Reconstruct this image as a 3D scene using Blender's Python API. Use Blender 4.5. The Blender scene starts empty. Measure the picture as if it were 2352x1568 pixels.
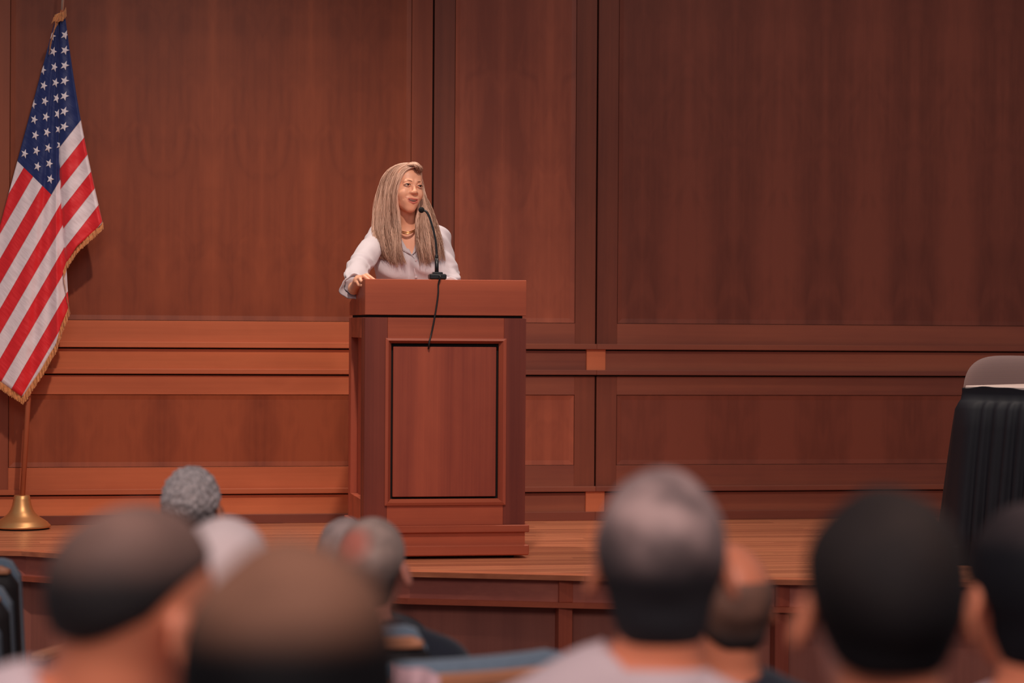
import bpy, bmesh, math, random
import numpy as np
from mathutils import Vector, Matrix

random.seed(7)
RNG = np.random.default_rng(11)
scn = bpy.context.scene
COL = scn.collection

# ------------------------------------------------------------------ camera
FPX = 85.0 / 36.0 * 2352.0          # focal length in pixels of the 2352 x 1568 frame
TH = math.radians(10.5)             # camera turned to the right of the wall normal
ZS = 0.65                           # stage floor height
EYE = 0.987                         # camera height above the stage floor
CAM = Vector((0.0, 0.0, ZS + EYE))
RGT = Vector((math.cos(TH), -math.sin(TH), 0))
FWD = Vector((math.sin(TH), math.cos(TH), 0))
ROLL = 0.0065
PITCH = math.atan(39.0 / FPX)
f_v = FWD * math.cos(PITCH) - Vector((0, 0, 1)) * math.sin(PITCH)
u_v = FWD * math.sin(PITCH) + Vector((0, 0, 1)) * math.cos(PITCH)
r_c = RGT * math.cos(ROLL) + u_v * math.sin(ROLL)
u_c = u_v * math.cos(ROLL) - RGT * math.sin(ROLL)
cam_d = bpy.data.cameras.new('camera')
cam_o = bpy.data.objects.new('camera', cam_d)
COL.objects.link(cam_o)
M = Matrix.Identity(4)
for i in range(3):
    M[i][0] = r_c[i]; M[i][1] = u_c[i]; M[i][2] = -f_v[i]; M[i][3] = CAM[i]
cam_o.matrix_world = M
cam_d.lens = 85.0
cam_d.sensor_width = 36.0
cam_d.clip_start = 0.05
cam_d.dof.use_dof = True
cam_d.dof.focus_distance = 10.75
cam_d.dof.aperture_fstop = 2.6
scn.camera = cam_o

# ------------------------------------------------------------------ colour management, world, lights
scn.view_settings.view_transform = 'Standard'
scn.view_settings.look = 'None'
scn.view_settings.gamma = 1.0
scn.view_settings.use_curve_mapping = False
scn.view_settings.exposure = 0.0

wd = bpy.data.worlds.new('World')
scn.world = wd
wd.use_nodes = True
wd.node_tree.nodes['Background'].inputs['Color'].default_value = (0.96, 0.92, 1.0, 1)
wd.node_tree.nodes['Background'].inputs['Strength'].default_value = 0.19


def P3(lat, dep, z):
    """lateral / depth (camera frame on the ground) and height above the hall floor -> world"""
    v = RGT * lat + FWD * dep
    return Vector((v.x, v.y, z))


def spot(name, pos, target, power, size_deg, blend, radius, color):
    d = bpy.data.lights.new(name, 'SPOT')
    d.energy = power; d.spot_size = math.radians(size_deg); d.spot_blend = blend
    d.shadow_soft_size = radius; d.color = color
    o = bpy.data.objects.new(name, d); COL.objects.link(o)
    o.location = pos
    o.rotation_euler = (Vector(target) - Vector(pos)).to_track_quat('-Z', 'Y').to_euler()
    return o


def area(name, pos, target, power, sx, sy, color):
    d = bpy.data.lights.new(name, 'AREA')
    d.shape = 'RECTANGLE'; d.size = sx; d.size_y = sy; d.energy = power; d.color = color
    o = bpy.data.objects.new(name, d); COL.objects.link(o)
    o.location = pos
    o.rotation_euler = (Vector(target) - Vector(pos)).to_track_quat('-Z', 'Y').to_euler()
    return o


WARM = (1.0, 0.84, 0.72)
# front stage spotlight on the ceiling, aimed low at the lectern and the left bay
spot('stage_spotlight', P3(-0.25, 6.4, 5.7), P3(-1.4, 11.5, 1.05), 730, 43, 1.0, 0.10, WARM)
# weaker spotlight for the right half of the stage
spot('side_spotlight', P3(1.8, 6.4, 5.7), P3(2.1, 11.4, 1.5), 300, 62, 1.0, 0.12, WARM)
# ceiling downlights over the stage, behind and left of the lectern, and on the right
spot('stage_downlight', P3(-1.25, 10.9, 5.4), P3(-0.5, 10.1, 0.65), 400, 70, 1.0, 0.12, WARM)
spot('stage_downlight', P3(1.6, 10.7, 5.4), P3(1.6, 9.9, 0.65), 360, 80, 1.0, 0.12, WARM)
# house lights over the audience
area('house_light', P3(0.0, 0.2, 4.6), P3(0.1, 1.9, 0.9), 170, 3.4, 2.4, (1.0, 0.86, 0.83))


# ------------------------------------------------------------------ pixel helpers
def ray(px, py):
    return (f_v * FPX + r_c * (px - 1176.0) - u_c * (py - 784.0)).normalized()


def at(px, py, dep):
    """point seen at a pixel, at the given depth along the camera's ground direction"""
    d = ray(px, py)
    return CAM + d * (dep / d.dot(FWD))


YW = 11.930                          # the back wall plane


def on_wall(px, py, y=YW):
    d = ray(px, py)
    return CAM + d * ((y - CAM.y) / d.y)


def on_z(px, py, z):
    d = ray(px, py)
    return CAM + d * ((z - CAM.z) / d.z)


def hall_z(dep):
    return max(0.0, 6.9 - dep) * 0.035


# ------------------------------------------------------------------ object helpers
def mk(name, verts, faces, mat=None, parent=None, smooth=False, world=False):
    me = bpy.data.meshes.new(name)
    if world and parent is not None:
        inv = parent.matrix_basis.inverted()
        verts = [tuple(inv @ Vector(v)) for v in verts]
    if isinstance(verts, np.ndarray):
        verts = verts.tolist()
    if isinstance(faces, np.ndarray):
        faces = faces.tolist()
    me.from_pydata(verts, [], faces)
    if smooth:
        me.polygons.foreach_set('use_smooth', [True] * len(me.polygons))
    me.update()
    o = bpy.data.objects.new(name, me)
    COL.objects.link(o)
    if mat is not None:
        me.materials.append(mat)
    if parent is not None:
        o.parent = parent
    return o


def inst(name, me, parent=None):
    o = bpy.data.objects.new(name, me)
    COL.objects.link(o)
    if parent is not None:
        o.parent = parent
    return o


def empty(name, loc=(0, 0, 0), rz=0.0):
    o = bpy.data.objects.new(name, None)
    COL.objects.link(o)
    o.empty_display_size = 0.1
    o.location = loc
    o.rotation_euler = (0, 0, rz)
    o.matrix_basis = Matrix.Translation(Vector(loc)) @ Matrix.Rotation(rz, 4, 'Z')
    return o


def tag(o, label=None, cat=None, group=None, kind=None):
    if label: o['label'] = label
    if cat: o['category'] = cat
    if group: o['group'] = group
    if kind: o['kind'] = kind
    return o


def box_vf(x0, x1, y0, y1, z0, z1, c=0.0):
    """chamfered box (24 verts) or a plain one (8)"""
    if c <= 0:
        v = [(x, y, z) for x in (x0, x1) for y in (y0, y1) for z in (z0, z1)]
        f = [(0, 1, 3, 2), (4, 6, 7, 5), (0, 4, 5, 1), (2, 3, 7, 6), (0, 2, 6, 4), (1, 5, 7, 3)]
        return v, f
    bm = bmesh.new()
    vs, fs = box_vf(x0, x1, y0, y1, z0, z1)
    bv = [bm.verts.new(p) for p in vs]
    for q in fs: bm.faces.new([bv[i] for i in q])
    bmesh.ops.bevel(bm, geom=bm.edges[:], offset=c, segments=1, affect='EDGES')
    bm.verts.index_update()
    v = [tuple(p.co) for p in bm.verts]
    f = [tuple(q.index for q in fc.verts) for fc in bm.faces]
    bm.free()
    return v, f


def box(name, x0, x1, y0, y1, z0, z1, mat, parent=None, c=0.0, world=False):
    v, f = box_vf(x0, x1, y0, y1, z0, z1, c)
    return mk(name, v, f, mat, parent, world=world)


class Acc:
    def __init__(self): self.v = []; self.f = []

    def add(self, v, f):
        n = len(self.v); self.v.extend(v); self.f.extend([tuple(i + n for i in q) for q in f])

    def tube(self, pts, rad, n=8, caps=True):
        pts = [Vector(p) for p in pts]
        if not isinstance(rad, (list, tuple)): rad = [rad] * len(pts)
        base = len(self.v)
        t0 = (pts[1] - pts[0]).normalized()
        ref = Vector((0, 0, 1)) if abs(t0.z) < 0.9 else Vector((1, 0, 0))
        a = t0.cross(ref).normalized()
        for i, p in enumerate(pts):
            t = (pts[min(i + 1, len(pts) - 1)] - pts[max(i - 1, 0)]).normalized()
            a = (a - t * a.dot(t)).normalized()
            b = t.cross(a)
            for k in range(n):
                w = 2 * math.pi * k / n
                self.v.append(tuple(p + (a * math.cos(w) + b * math.sin(w)) * rad[i]))
        for i in range(len(pts) - 1):
            for k in range(n):
                k2 = (k + 1) % n
                self.f.append((base + i * n + k, base + i * n + k2, base + (i + 1) * n + k2, base + (i + 1) * n + k))
        if caps:
            self.f.append(tuple(base + k for k in range(n))[::-1])
            self.f.append(tuple(base + (len(pts) - 1) * n + k for k in range(n)))

    def lathe(self, prof, n=40, centre=(0, 0, 0), cap=True):
        base = len(self.v)
        for r, z in prof:
            for k in range(n):
                w = 2 * math.pi * k / n
                self.v.append((centre[0] + r * math.cos(w), centre[1] + r * math.sin(w), centre[2] + z))
        for i in range(len(prof) - 1):
            for k in range(n):
                k2 = (k + 1) % n
                self.f.append((base + i * n + k, base + i * n + k2, base + (i + 1) * n + k2, base + (i + 1) * n + k))
        if cap:
            self.f.append(tuple(base + k for k in range(n))[::-1])
            self.f.append(tuple(base + (len(prof) - 1) * n + k for k in range(n)))

    def build(self, name, mat, parent=None, smooth=False, world=False):
        return mk(name, self.v, self.f, mat, parent, smooth, world)


def spline(pts, n):
    """Catmull-Rom through pts (k,3) -> (n,3)"""
    p = np.asarray(pts, float)
    p = np.vstack([2 * p[0] - p[1], p, 2 * p[-1] - p[-2]])
    k = len(p) - 3
    t = np.linspace(0, k - 1e-6, n)
    i = t.astype(int); u = (t - i)[:, None]
    a, b, c, d = p[i], p[i + 1], p[i + 2], p[i + 3]
    return 0.5 * (2 * b + (c - a) * u + (2 * a - 5 * b + 4 * c - d) * u ** 2 + (3 * b - a - 3 * c + d) * u ** 3)


# ------------------------------------------------------------------ materials
def lin(c):
    return tuple((x / 12.92 if x <= 0.04045 else ((x + 0.055) / 1.055) ** 2.4) for x in (v / 255.0 for v in c)) + (1.0,)


def mat_new(name):
    m = bpy.data.materials.new(name); m.use_nodes = True
    nt = m.node_tree
    return m, nt, nt.nodes['Principled BSDF']


def N(nt, kind, **kw):
    n = nt.nodes.new(kind)
    for k, v in kw.items():
        setattr(n, k, v)
    return n


def plain(name, rgb, rough=0.5, metal=0.0, spec=0.5, noise=0.0, nscale=20.0, bump=0.0, bscale=200.0, sheen=0.0, sss=0.0):
    m, nt, b = mat_new(name)
    L = nt.links
    b.inputs['Roughness'].default_value = rough
    b.inputs['Metallic'].default_value = metal
    b.inputs['Specular IOR Level'].default_value = spec
    b.inputs['Sheen Weight'].default_value = sheen
    if sss:
        b.inputs['Subsurface Weight'].default_value = sss
        b.inputs['Subsurface Radius'].default_value = (0.012, 0.004, 0.002)
        b.inputs['Subsurface Scale'].default_value = 1.0
    tc = N(nt, 'ShaderNodeTexCoord')
    c = lin(rgb)
    if noise > 0:
        nz = N(nt, 'ShaderNodeTexNoise'); nz.inputs['Scale'].default_value = nscale
        nz.inputs['Detail'].default_value = 4
        L.new(tc.outputs['Object'], nz.inputs['Vector'])
        mp = N(nt, 'ShaderNodeMapRange'); mp.inputs['From Min'].default_value = 0.3; mp.inputs['From Max'].default_value = 0.7
        mp.inputs['To Min'].default_value = 1 - noise; mp.inputs['To Max'].default_value = 1 + noise
        L.new(nz.outputs['Fac'], mp.inputs['Value'])
        mx = N(nt, 'ShaderNodeVectorMath', operation='SCALE')
        mx.inputs[0].default_value = c[:3]
        L.new(mp.outputs[0], mx.inputs['Scale'])
        L.new(mx.outputs[0], b.inputs['Base Color'])
    else:
        b.inputs['Base Color'].default_value = c
    if bump > 0:
        n2 = N(nt, 'ShaderNodeTexNoise'); n2.inputs['Scale'].default_value = bscale
        L.new(tc.outputs['Object'], n2.inputs['Vector'])
        bp = N(nt, 'ShaderNodeBump'); bp.inputs['Strength'].default_value = bump; bp.inputs['Distance'].default_value = 0.005
        L.new(n2.outputs['Fac'], bp.inputs['Height'])
        L.new(bp.outputs[0], b.inputs['Normal'])
    return m


def wood(name, dark, light, grain='Z', rough=0.45, streak=5.0, fine=70.0, rand=0.12, coat=0.03, figure=0.25, leaf=0.0, leaf0=0.0, spec=0.2):
    """varnished veneer: broad streaks and fine grain along one axis, per-board tone"""
    m, nt, b = mat_new(name)
    L = nt.links
    geo = N(nt, 'ShaderNodeNewGeometry')
    inf = N(nt, 'ShaderNodeObjectInfo')
    off = N(nt, 'ShaderNodeVectorMath', operation='MULTIPLY_ADD')
    cmb = N(nt, 'ShaderNodeCombineXYZ')
    for i in range(3): L.new(inf.outputs['Random'], cmb.inputs[i])
    off.inputs[1].default_value = (7.3, 3.1, 5.7)
    L.new(cmb.outputs[0], off.inputs[0]); L.new(geo.outputs['Position'], off.inputs[2])

    if leaf > 0:
        # bookmatched leaves: the figure is mirrored about every seam
        spx = N(nt, 'ShaderNodeSeparateXYZ'); L.new(geo.outputs['Position'], spx.inputs[0])
        sh = N(nt, 'ShaderNodeMath', operation='SUBTRACT'); L.new(spx.outputs['X'], sh.inputs[0]); sh.inputs[1].default_value = leaf0 - 40 * leaf
        pp = N(nt, 'ShaderNodeMath', operation='PINGPONG'); L.new(sh.outputs[0], pp.inputs[0]); pp.inputs[1].default_value = leaf
        dv_ = N(nt, 'ShaderNodeMath', operation='DIVIDE'); L.new(sh.outputs[0], dv_.inputs[0]); dv_.inputs[1].default_value = 2 * leaf
        fl_ = N(nt, 'ShaderNodeMath', operation='FLOOR'); L.new(dv_.outputs[0], fl_.inputs[0])
        # each pair of leaves drifts a little from the next
        dr = N(nt, 'ShaderNodeMath', operation='MULTIPLY_ADD'); L.new(fl_.outputs[0], dr.inputs[0]); dr.inputs[1].default_value = 0.011; L.new(pp.outputs[0], dr.inputs[2])
        cm = N(nt, 'ShaderNodeCombineXYZ'); L.new(dr.outputs[0], cm.inputs[0]); L.new(spx.outputs['Z'], cm.inputs[2])
        off2 = N(nt, 'ShaderNodeVectorMath', operation='MULTIPLY_ADD')
        off2.inputs[1].default_value = (7.3, 3.1, 5.7)
        L.new(cmb.outputs[0], off2.inputs[0]); L.new(cm.outputs[0], off2.inputs[2])
        off = off2

    def noise(across, along, detail, dist=0.0):
        mp = N(nt, 'ShaderNodeVectorMath', operation='MULTIPLY')
        s = {'X': (along, across, across), 'Y': (across, along, across), 'Z': (across, across, along)}[grain]
        mp.inputs[1].default_value = s
        L.new(off.outputs[0], mp.inputs[0])
        nz = N(nt, 'ShaderNodeTexNoise'); nz.inputs['Scale'].default_value = 1.0
        nz.inputs['Detail'].default_value = detail; nz.inputs['Distortion'].default_value = dist
        L.new(mp.outputs[0], nz.inputs['Vector'])
        return nz.outputs['Fac']
    a = noise(streak, 0.25, 2.0, 0.3)
    f = noise(fine, 1.6, 3.0)
    g = noise(9.0, 4.0, 3.0, 1.2)

    def math_(op, x, y):
        n = N(nt, 'ShaderNodeMath', operation=op)
        for i, q in enumerate((x, y)):
            if isinstance(q, (int, float)): n.inputs[i].default_value = q
            else: L.new(q, n.inputs[i])
        return n.outputs[0]
    t = math_('ADD', math_('MULTIPLY', a, 1.5), math_('MULTIPLY', f, 0.35))
    t = math_('ADD', t, math_('MULTIPLY', g, figure))
    t = math_('SUBTRACT', t, 0.55 + figure * 0.5)
    if leaf > 0:
        # paler sapwood along every other seam
        q_ = math_('DIVIDE', pp.outputs[0], leaf)
        q_ = math_('POWER', math_('SUBTRACT', 1.0, q_), 4.0)
        t = math_('ADD', t, math_('MULTIPLY', q_, 0.30))
        q2 = math_('POWER', math_('DIVIDE', pp.outputs[0], leaf), 6.0)
        t = math_('ADD', t, math_('MULTIPLY', q2, 0.14))
    rp = N(nt, 'ShaderNodeValToRGB')
    rp.color_ramp.elements[0].position = 0.1; rp.color_ramp.elements[0].color = lin(dark)
    rp.color_ramp.elements[1].position = 0.75; rp.color_ramp.elements[1].color = lin(light)
    L.new(t, rp.inputs['Fac'])
    rr = N(nt, 'ShaderNodeMapRange')
    rr.inputs['To Min'].default_value = 1 - rand; rr.inputs['To Max'].default_value = 1 + rand
    L.new(inf.outputs['Random'], rr.inputs['Value'])
    sc = N(nt, 'ShaderNodeVectorMath', operation='SCALE')
    L.new(rp.outputs['Color'], sc.inputs[0]); L.new(rr.outputs[0], sc.inputs['Scale'])
    L.new(sc.outputs[0], b.inputs['Base Color'])
    b.inputs['Roughness'].default_value = rough
    b.inputs['Coat Weight'].default_value = coat
    b.inputs['Coat Roughness'].default_value = 0.25
    b.inputs['Specular IOR Level'].default_value = spec
    bp = N(nt, 'ShaderNodeBump'); bp.inputs['Strength'].default_value = 0.05; bp.inputs['Distance'].default_value = 0.002
    L.new(f, bp.inputs['Height']); L.new(bp.outputs[0], b.inputs['Normal'])
    return m


MT = {}
LEAF0 = 0.0
def _lx(px_):
    d = ray(px_, 500); return (CAM + d * ((11.93 - CAM.y) / d.y)).x
LEAF0 = _lx(488); LEAF = _lx(601) - _lx(488)
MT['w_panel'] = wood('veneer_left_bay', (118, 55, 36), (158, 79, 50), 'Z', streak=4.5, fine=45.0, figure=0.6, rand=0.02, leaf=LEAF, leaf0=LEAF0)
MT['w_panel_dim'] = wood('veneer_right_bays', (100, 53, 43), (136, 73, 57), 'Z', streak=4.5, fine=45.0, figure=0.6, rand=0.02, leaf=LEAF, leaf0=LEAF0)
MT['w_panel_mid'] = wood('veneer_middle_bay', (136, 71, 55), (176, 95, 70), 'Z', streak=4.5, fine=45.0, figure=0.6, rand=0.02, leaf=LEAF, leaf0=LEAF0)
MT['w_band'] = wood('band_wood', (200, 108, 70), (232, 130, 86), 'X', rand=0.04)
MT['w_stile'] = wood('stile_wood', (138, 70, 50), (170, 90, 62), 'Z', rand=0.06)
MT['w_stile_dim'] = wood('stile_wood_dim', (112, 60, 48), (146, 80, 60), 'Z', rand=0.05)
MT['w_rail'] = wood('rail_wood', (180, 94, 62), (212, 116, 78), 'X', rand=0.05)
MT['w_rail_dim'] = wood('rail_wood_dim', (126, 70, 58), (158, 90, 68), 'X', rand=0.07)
MT['w_block'] = wood('block_wood', (196, 108, 74), (206, 116, 80), 'Z', rand=0.02)
MT['w_base'] = wood('base_wood', (112, 60, 50), (136, 74, 58), 'X', rand=0.05)
MT['black_gap'] = plain('dark_gap', (14, 11, 12), 0.9)
MT['lect_v'] = wood('lectern_wood_upright', (146, 70, 56), (188, 94, 69), 'Z', streak=9.0, fine=120, rand=0.05)
MT['lect_h'] = wood('lectern_wood_level', (156, 76, 56), (190, 96, 68), 'X', streak=9.0, fine=120, rand=0.04)
MT['board'] = wood('stage_board_wood', (160, 94, 68), (222, 142, 102), 'X', streak=26.0, fine=150, rand=0.14, rough=0.34, coat=0.25, spec=0.4)
MT['lect_stile'] = wood('lectern_stile_wood', (112, 54, 46), (142, 70, 56), 'Z', streak=9.0, fine=120, rand=0.05)
MT['nosing'] = wood('nosing_wood', (176, 98, 68), (214, 128, 90), 'X', streak=20.0, rand=0.05, coat=0.25)
MT['fascia'] = wood('fascia_wood', (166, 94, 82), (202, 118, 98), 'X', rand=0.05)
MT['fascia_low'] = wood('fascia_low_wood', (146, 88, 78), (176, 106, 90), 'Z', rand=0.05)
MT['carpet'] = plain('hall_carpet', (70, 42, 38), 0.95, noise=0.25, nscale=60, bump=0.4, bscale=400)

# ------------------------------------------------------------------ back wall
X_L0 = on_wall(22, 560).x
X_S1 = on_wall(995.5, 200).x
X_S2 = on_wall(1371.5, 400).x
SW = X_S1 - on_wall(946, 200).x - 0.004      # stile width
X_S0 = X_L0 - SW - 0.006
BAYW = X_S1 - X_S0
BAYR = BAYW + 0.75
bays = [(X_S0 - 1.6, X_S0, 'w'), (X_S0, X_S1, 'w'), (X_S1, X_S2, 'm'), (X_S2, X_S2 + BAYR, 'd'), (X_S2 + BAYR, X_S2 + BAYR + 1.2, 'd')]
WX0, WX1 = bays[0][0], bays[-1][1]
ZTOP = ZS + 4.2
zc_ = lambda h: ZS + h
H_L0, H_A1, H_A0, H_B1, H_B0, H_L3, H_L4, H_C1, H_C0, H_BS = 0.9947, 0.891, 0.8636, 0.7599, 0.735, 0.634, 0.2785, 0.173, 0.1466, 0.045

wall = box('wall_back', WX0, WX1, YW + 0.035, YW + 0.16, 0.0, ZTOP + 0.1, MT['black_gap'])
tag(wall, 'tall wood panelled back wall of the stage', None, None, 'structure')


def sunk_panel(name, x0, x1, z0, z1, mat, bev=0.026, rec=0.0055, y=YW):
    """field set back behind the frame, with a sloping margin on all four sides and a fine groove round it"""
    g = 0.0025
    a = [(x0 + g, z0 + g), (x1 - g, z0 + g), (x1 - g, z1 - g), (x0 + g, z1 - g)]
    i_ = [(x0 + bev, z0 + bev), (x1 - bev, z0 + bev), (x1 - bev, z1 - bev), (x0 + bev, z1 - bev)]
    v = [(p[0], y + 0.030, p[1]) for p in a] + [(p[0], y + 0.002, p[1]) for p in a] + [(p[0], y + rec, p[1]) for p in i_]
    f = []
    for k in range(4):
        n = (k + 1) % 4
        f.append((k, n, 4 + n, 4 + k))
        f.append((4 + k, 4 + n, 8 + n, 8 + k))
    f.append((8, 9, 10, 11))
    return mk(name, v, f, mat, wall)


GAP = 0.0045   # half width of the black slot between bays
for (a, b, t) in bays:
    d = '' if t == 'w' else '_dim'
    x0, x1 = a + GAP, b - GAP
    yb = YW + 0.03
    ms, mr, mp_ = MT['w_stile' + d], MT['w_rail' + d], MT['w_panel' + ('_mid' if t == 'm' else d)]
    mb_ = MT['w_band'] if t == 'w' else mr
    # upper zone
    box('stile', x0, x0 + SW, YW, yb, zc_(H_A1) - 0.004, ZTOP, ms, wall, 0.0012)
    box('stile', x1 - SW, x1, YW, yb, zc_(H_A1) - 0.004, ZTOP, ms, wall, 0.0012)
    box('rail', x0 + SW, x1 - SW, YW, yb, zc_(H_A1) - 0.004, zc_(H_L0), mr, wall, 0.0012)
    sunk_panel('panel', x0 + SW, x1 - SW, zc_(H_L0), ZTOP, mp_)
    # band between the two ledges
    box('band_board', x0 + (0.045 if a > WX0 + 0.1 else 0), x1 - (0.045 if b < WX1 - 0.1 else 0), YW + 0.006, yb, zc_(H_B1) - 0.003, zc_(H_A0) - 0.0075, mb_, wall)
    # lower zone
    box('stile', x0, x0 + SW, YW, yb, zc_(H_C1) - 0.003, zc_(H_B0) - 0.0075, ms, wall, 0.0012)
    box('stile', x1 - SW, x1, YW, yb, zc_(H_C1) - 0.003, zc_(H_B0) - 0.0075, ms, wall, 0.0012)
    box('rail', x0 + SW, x1 - SW, YW, yb, zc_(H_L3), zc_(H_B0) - 0.0075, mr, wall, 0.0012)
    box('rail', x0 + SW, x1 - SW, YW, yb, zc_(H_C1) - 0.003, zc_(H_L4), mr, wall, 0.0012)
    sunk_panel('panel', x0 + SW, x1 - SW, zc_(H_L4), zc_(H_L3), mp_)
    box('band_board', x0 + (0.045 if a > WX0 + 0.1 else 0), x1 - (0.045 if b < WX1 - 0.1 else 0), YW + 0.006, yb, zc_(H_BS) - 0.003, zc_(H_C0) - 0.0075, mb_, wall)
    # ledge mouldings and base board, one length per bay
    for (h0, h1, pr) in ((H_A0, H_A1, 0.024), (H_B0, H_B1, 0.022), (H_C0, H_C1, 0.020)):
        box('ledge_moulding', a, b, YW - pr, YW + 0.02, zc_(h0), zc_(h1), mr, wall, 0.0025)
    box('base_board', a, b, YW - 0.012, YW + 0.02, zc_(0.0), zc_(H_BS), MT['w_base'], wall, 0.002)
for xs in (X_S0, X_S1, X_S2, X_S2 + BAYR):
    box('corner_block', xs - 0.049, xs + 0.049, YW - 0.006, YW + 0.03, zc_(H_B1) - 0.002, zc_(H_A0) + 0.002, MT['w_block'], wall, 0.002)
    box('corner_block', xs - 0.049, xs + 0.049, YW - 0.006, YW + 0.03, zc_(H_BS) - 0.002, zc_(H_C0) + 0.002, MT['w_block'], wall, 0.002)

# ------------------------------------------------------------------ stage
EDGE = [(-4.2, 10.62), (-2.10, 10.37), (-1.25, 9.92), (-0.414, 9.62), (0.289, 9.507), (1.007, 9.416), (2.4, 9.33), (4.6, 9.40)]
edge_w = [P3(l, d_, 0) for l, d_ in EDGE]


def inset(pts, k):
    """move an edge polyline back (towards the wall) by k"""
    out = []
    for i, p in enumerate(pts):
        t = (pts[min(i + 1, len(pts) - 1)] - pts[max(i - 1, 0)]).normalized()
        n = Vector((-t.y, t.x, 0))
        out.append(p + n * k)
    return out


def strip_solid(name, front, back, z0, z1, mat, parent):
    v = []; f = []
    n = len(front)
    for p, q in zip(front, back):
        v += [(p.x, p.y, z0), (p.x, p.y, z1), (q.x, q.y, z1), (q.x, q.y, z0)]
    for i in range(n - 1):
        a = 4 * i; b = a + 4
        f += [(a, a + 1, b + 1, b)[::-1], (a + 1, a + 2, b + 2, b + 1)[::-1], (a + 2, a + 3, b + 3, b + 2)[::-1], (a + 3, a, b, b + 3)[::-1]]
    f += [(0, 1, 2, 3), (4 * n - 1, 4 * n - 2, 4 * n - 3, 4 * n - 4)]
    return mk(name, v, f, mat, parent)


# stage slab (structure), floor boards as its parts
in_edge = inset(edge_w, 0.06)
sl_v = [(p.x, p.y, ZS - 0.03) for p in in_edge] + [(WX1, YW + 0.03, ZS - 0.03), (WX0, YW + 0.03, ZS - 0.03)]
n_ = len(sl_v)
sl_v2 = sl_v + [(x, y, ZS - 0.12) for x, y, _ in sl_v]
slab = mk('floor_stage', sl_v2, [tuple(range(n_)), tuple(range(n_, 2 * n_))[::-1]] + [(i, n_ + i, n_ + (i + 1) % n_, (i + 1) % n_) for i in range(n_)], MT['fascia'])
tag(slab, 'raised stage floor of narrow warm wooden boards', None, None, 'structure')


def edge_y(x, pts):
    for p, q in zip(pts[:-1], pts[1:]):
        if p.x <= x <= q.x:
            return p.y + (q.y - p.y) * (x - p.x) / (q.x - p.x)
    return pts[0].y if x < pts[0].x else pts[-1].y


BW = 0.082
e9 = inset(edge_w, 0.075)
y = YW + 0.01
rowi = 0
X0F, X1F = -3.6, 5.9
while y > 7.6:
    y0, y1 = y - BW, y
    cuts = [X0F]
    x = X0F + random.uniform(0.3, 1.8)
    while x < X1F - 0.3:
        cuts.append(x); x += random.uniform(1.5, 2.6)
    cuts.append(X1F)
    for xa, xb in zip(cuts[:-1], cuts[1:]):
        # clip the board against the apron edge
        xs = [xa + (xb - xa) * k / 40 for k in range(41)]
        top = [(x_, y1) for x_ in xs]
        bot = [(x_, max(y0, edge_y(x_, e9))) for x_ in xs]
        keep = [k for k in range(41) if bot[k][1] < y1 - 0.001]
        if keep and all(bot[k][1] <= y0 + 1e-6 for k in keep) and len(keep) == 41: keep = [0, 40]
        if len(keep) < 2: continue
        xs2 = keep
        g = 0.0006
        poly = [(bot[k][0], bot[k][1] + g) for k in xs2] + [(top[k][0], top[k][1] - g) for k in xs2[::-1]]
        poly[0] = (poly[0][0] + g, poly[0][1])
        m_ = len(poly)
        v = [(px_, py_, ZS) for px_, py_ in poly] + [(px_, py_, ZS - 0.03) for px_, py_ in poly]
        f = [tuple(range(m_))] + [(i, m_ + i, m_ + (i + 1) % m_, (i + 1) % m_) for i in range(m_)]
        mk('floor_board', v, f, MT['board'], slab)
    y -= BW
    rowi += 1

# apron edge: nosing, upper fascia, ledge strip, lower fascia, posts
fascia = strip_solid('wall_stage_front', inset(edge_w, 0.10), inset(edge_w, 0.16), 0.0, ZS - 0.03, MT['fascia_low'], None)
tag(fascia, 'dark wooden front face of the stage below its nosing', None, None, 'structure')
for i in range(len(edge_w) - 1):
    seg = slice(i, i + 2)
    e0, e1, e2, e3 = inset(edge_w, 0.0)[seg], inset(edge_w, 0.0855)[seg], inset(edge_w, 0.045)[seg], inset(edge_w, 0.09)[seg]
    e4 = inset(edge_w, 0.02)[seg]; e5 = inset(edge_w, 0.06)[seg]; e6 = inset(edge_w, 0.13)[seg]
    strip_solid('nosing', e0, e1, ZS - 0.020, ZS + 0.0005, MT['nosing'], slab)
    strip_solid('fascia_board', e2, e3, ZS - 0.110, ZS - 0.020, MT['fascia'], fascia)
    strip_solid('ledge_strip', e4, e6, ZS - 0.131, ZS - 0.110, MT['lect_h'], fascia)
for px_ in (1328, 1810, 1000 - 560):
    p = on_z(px_, 1345, ZS - 0.02)
    l = (p - CAM).dot(RGT)
    q = edge_w[0]
    yy = edge_y(p.x, inset(edge_w, 0.03))
    box('post', p.x - 0.028, p.x + 0.028, yy + 0.004, yy + 0.06, ZS - 0.11, ZS - 0.0205, MT['lect_v'], fascia, 0.002)
    box('post', p.x - 0.028, p.x + 0.028, yy + 0.010, yy + 0.11, 0.0, ZS - 0.131, MT['lect_v'], fascia, 0.002)

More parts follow.
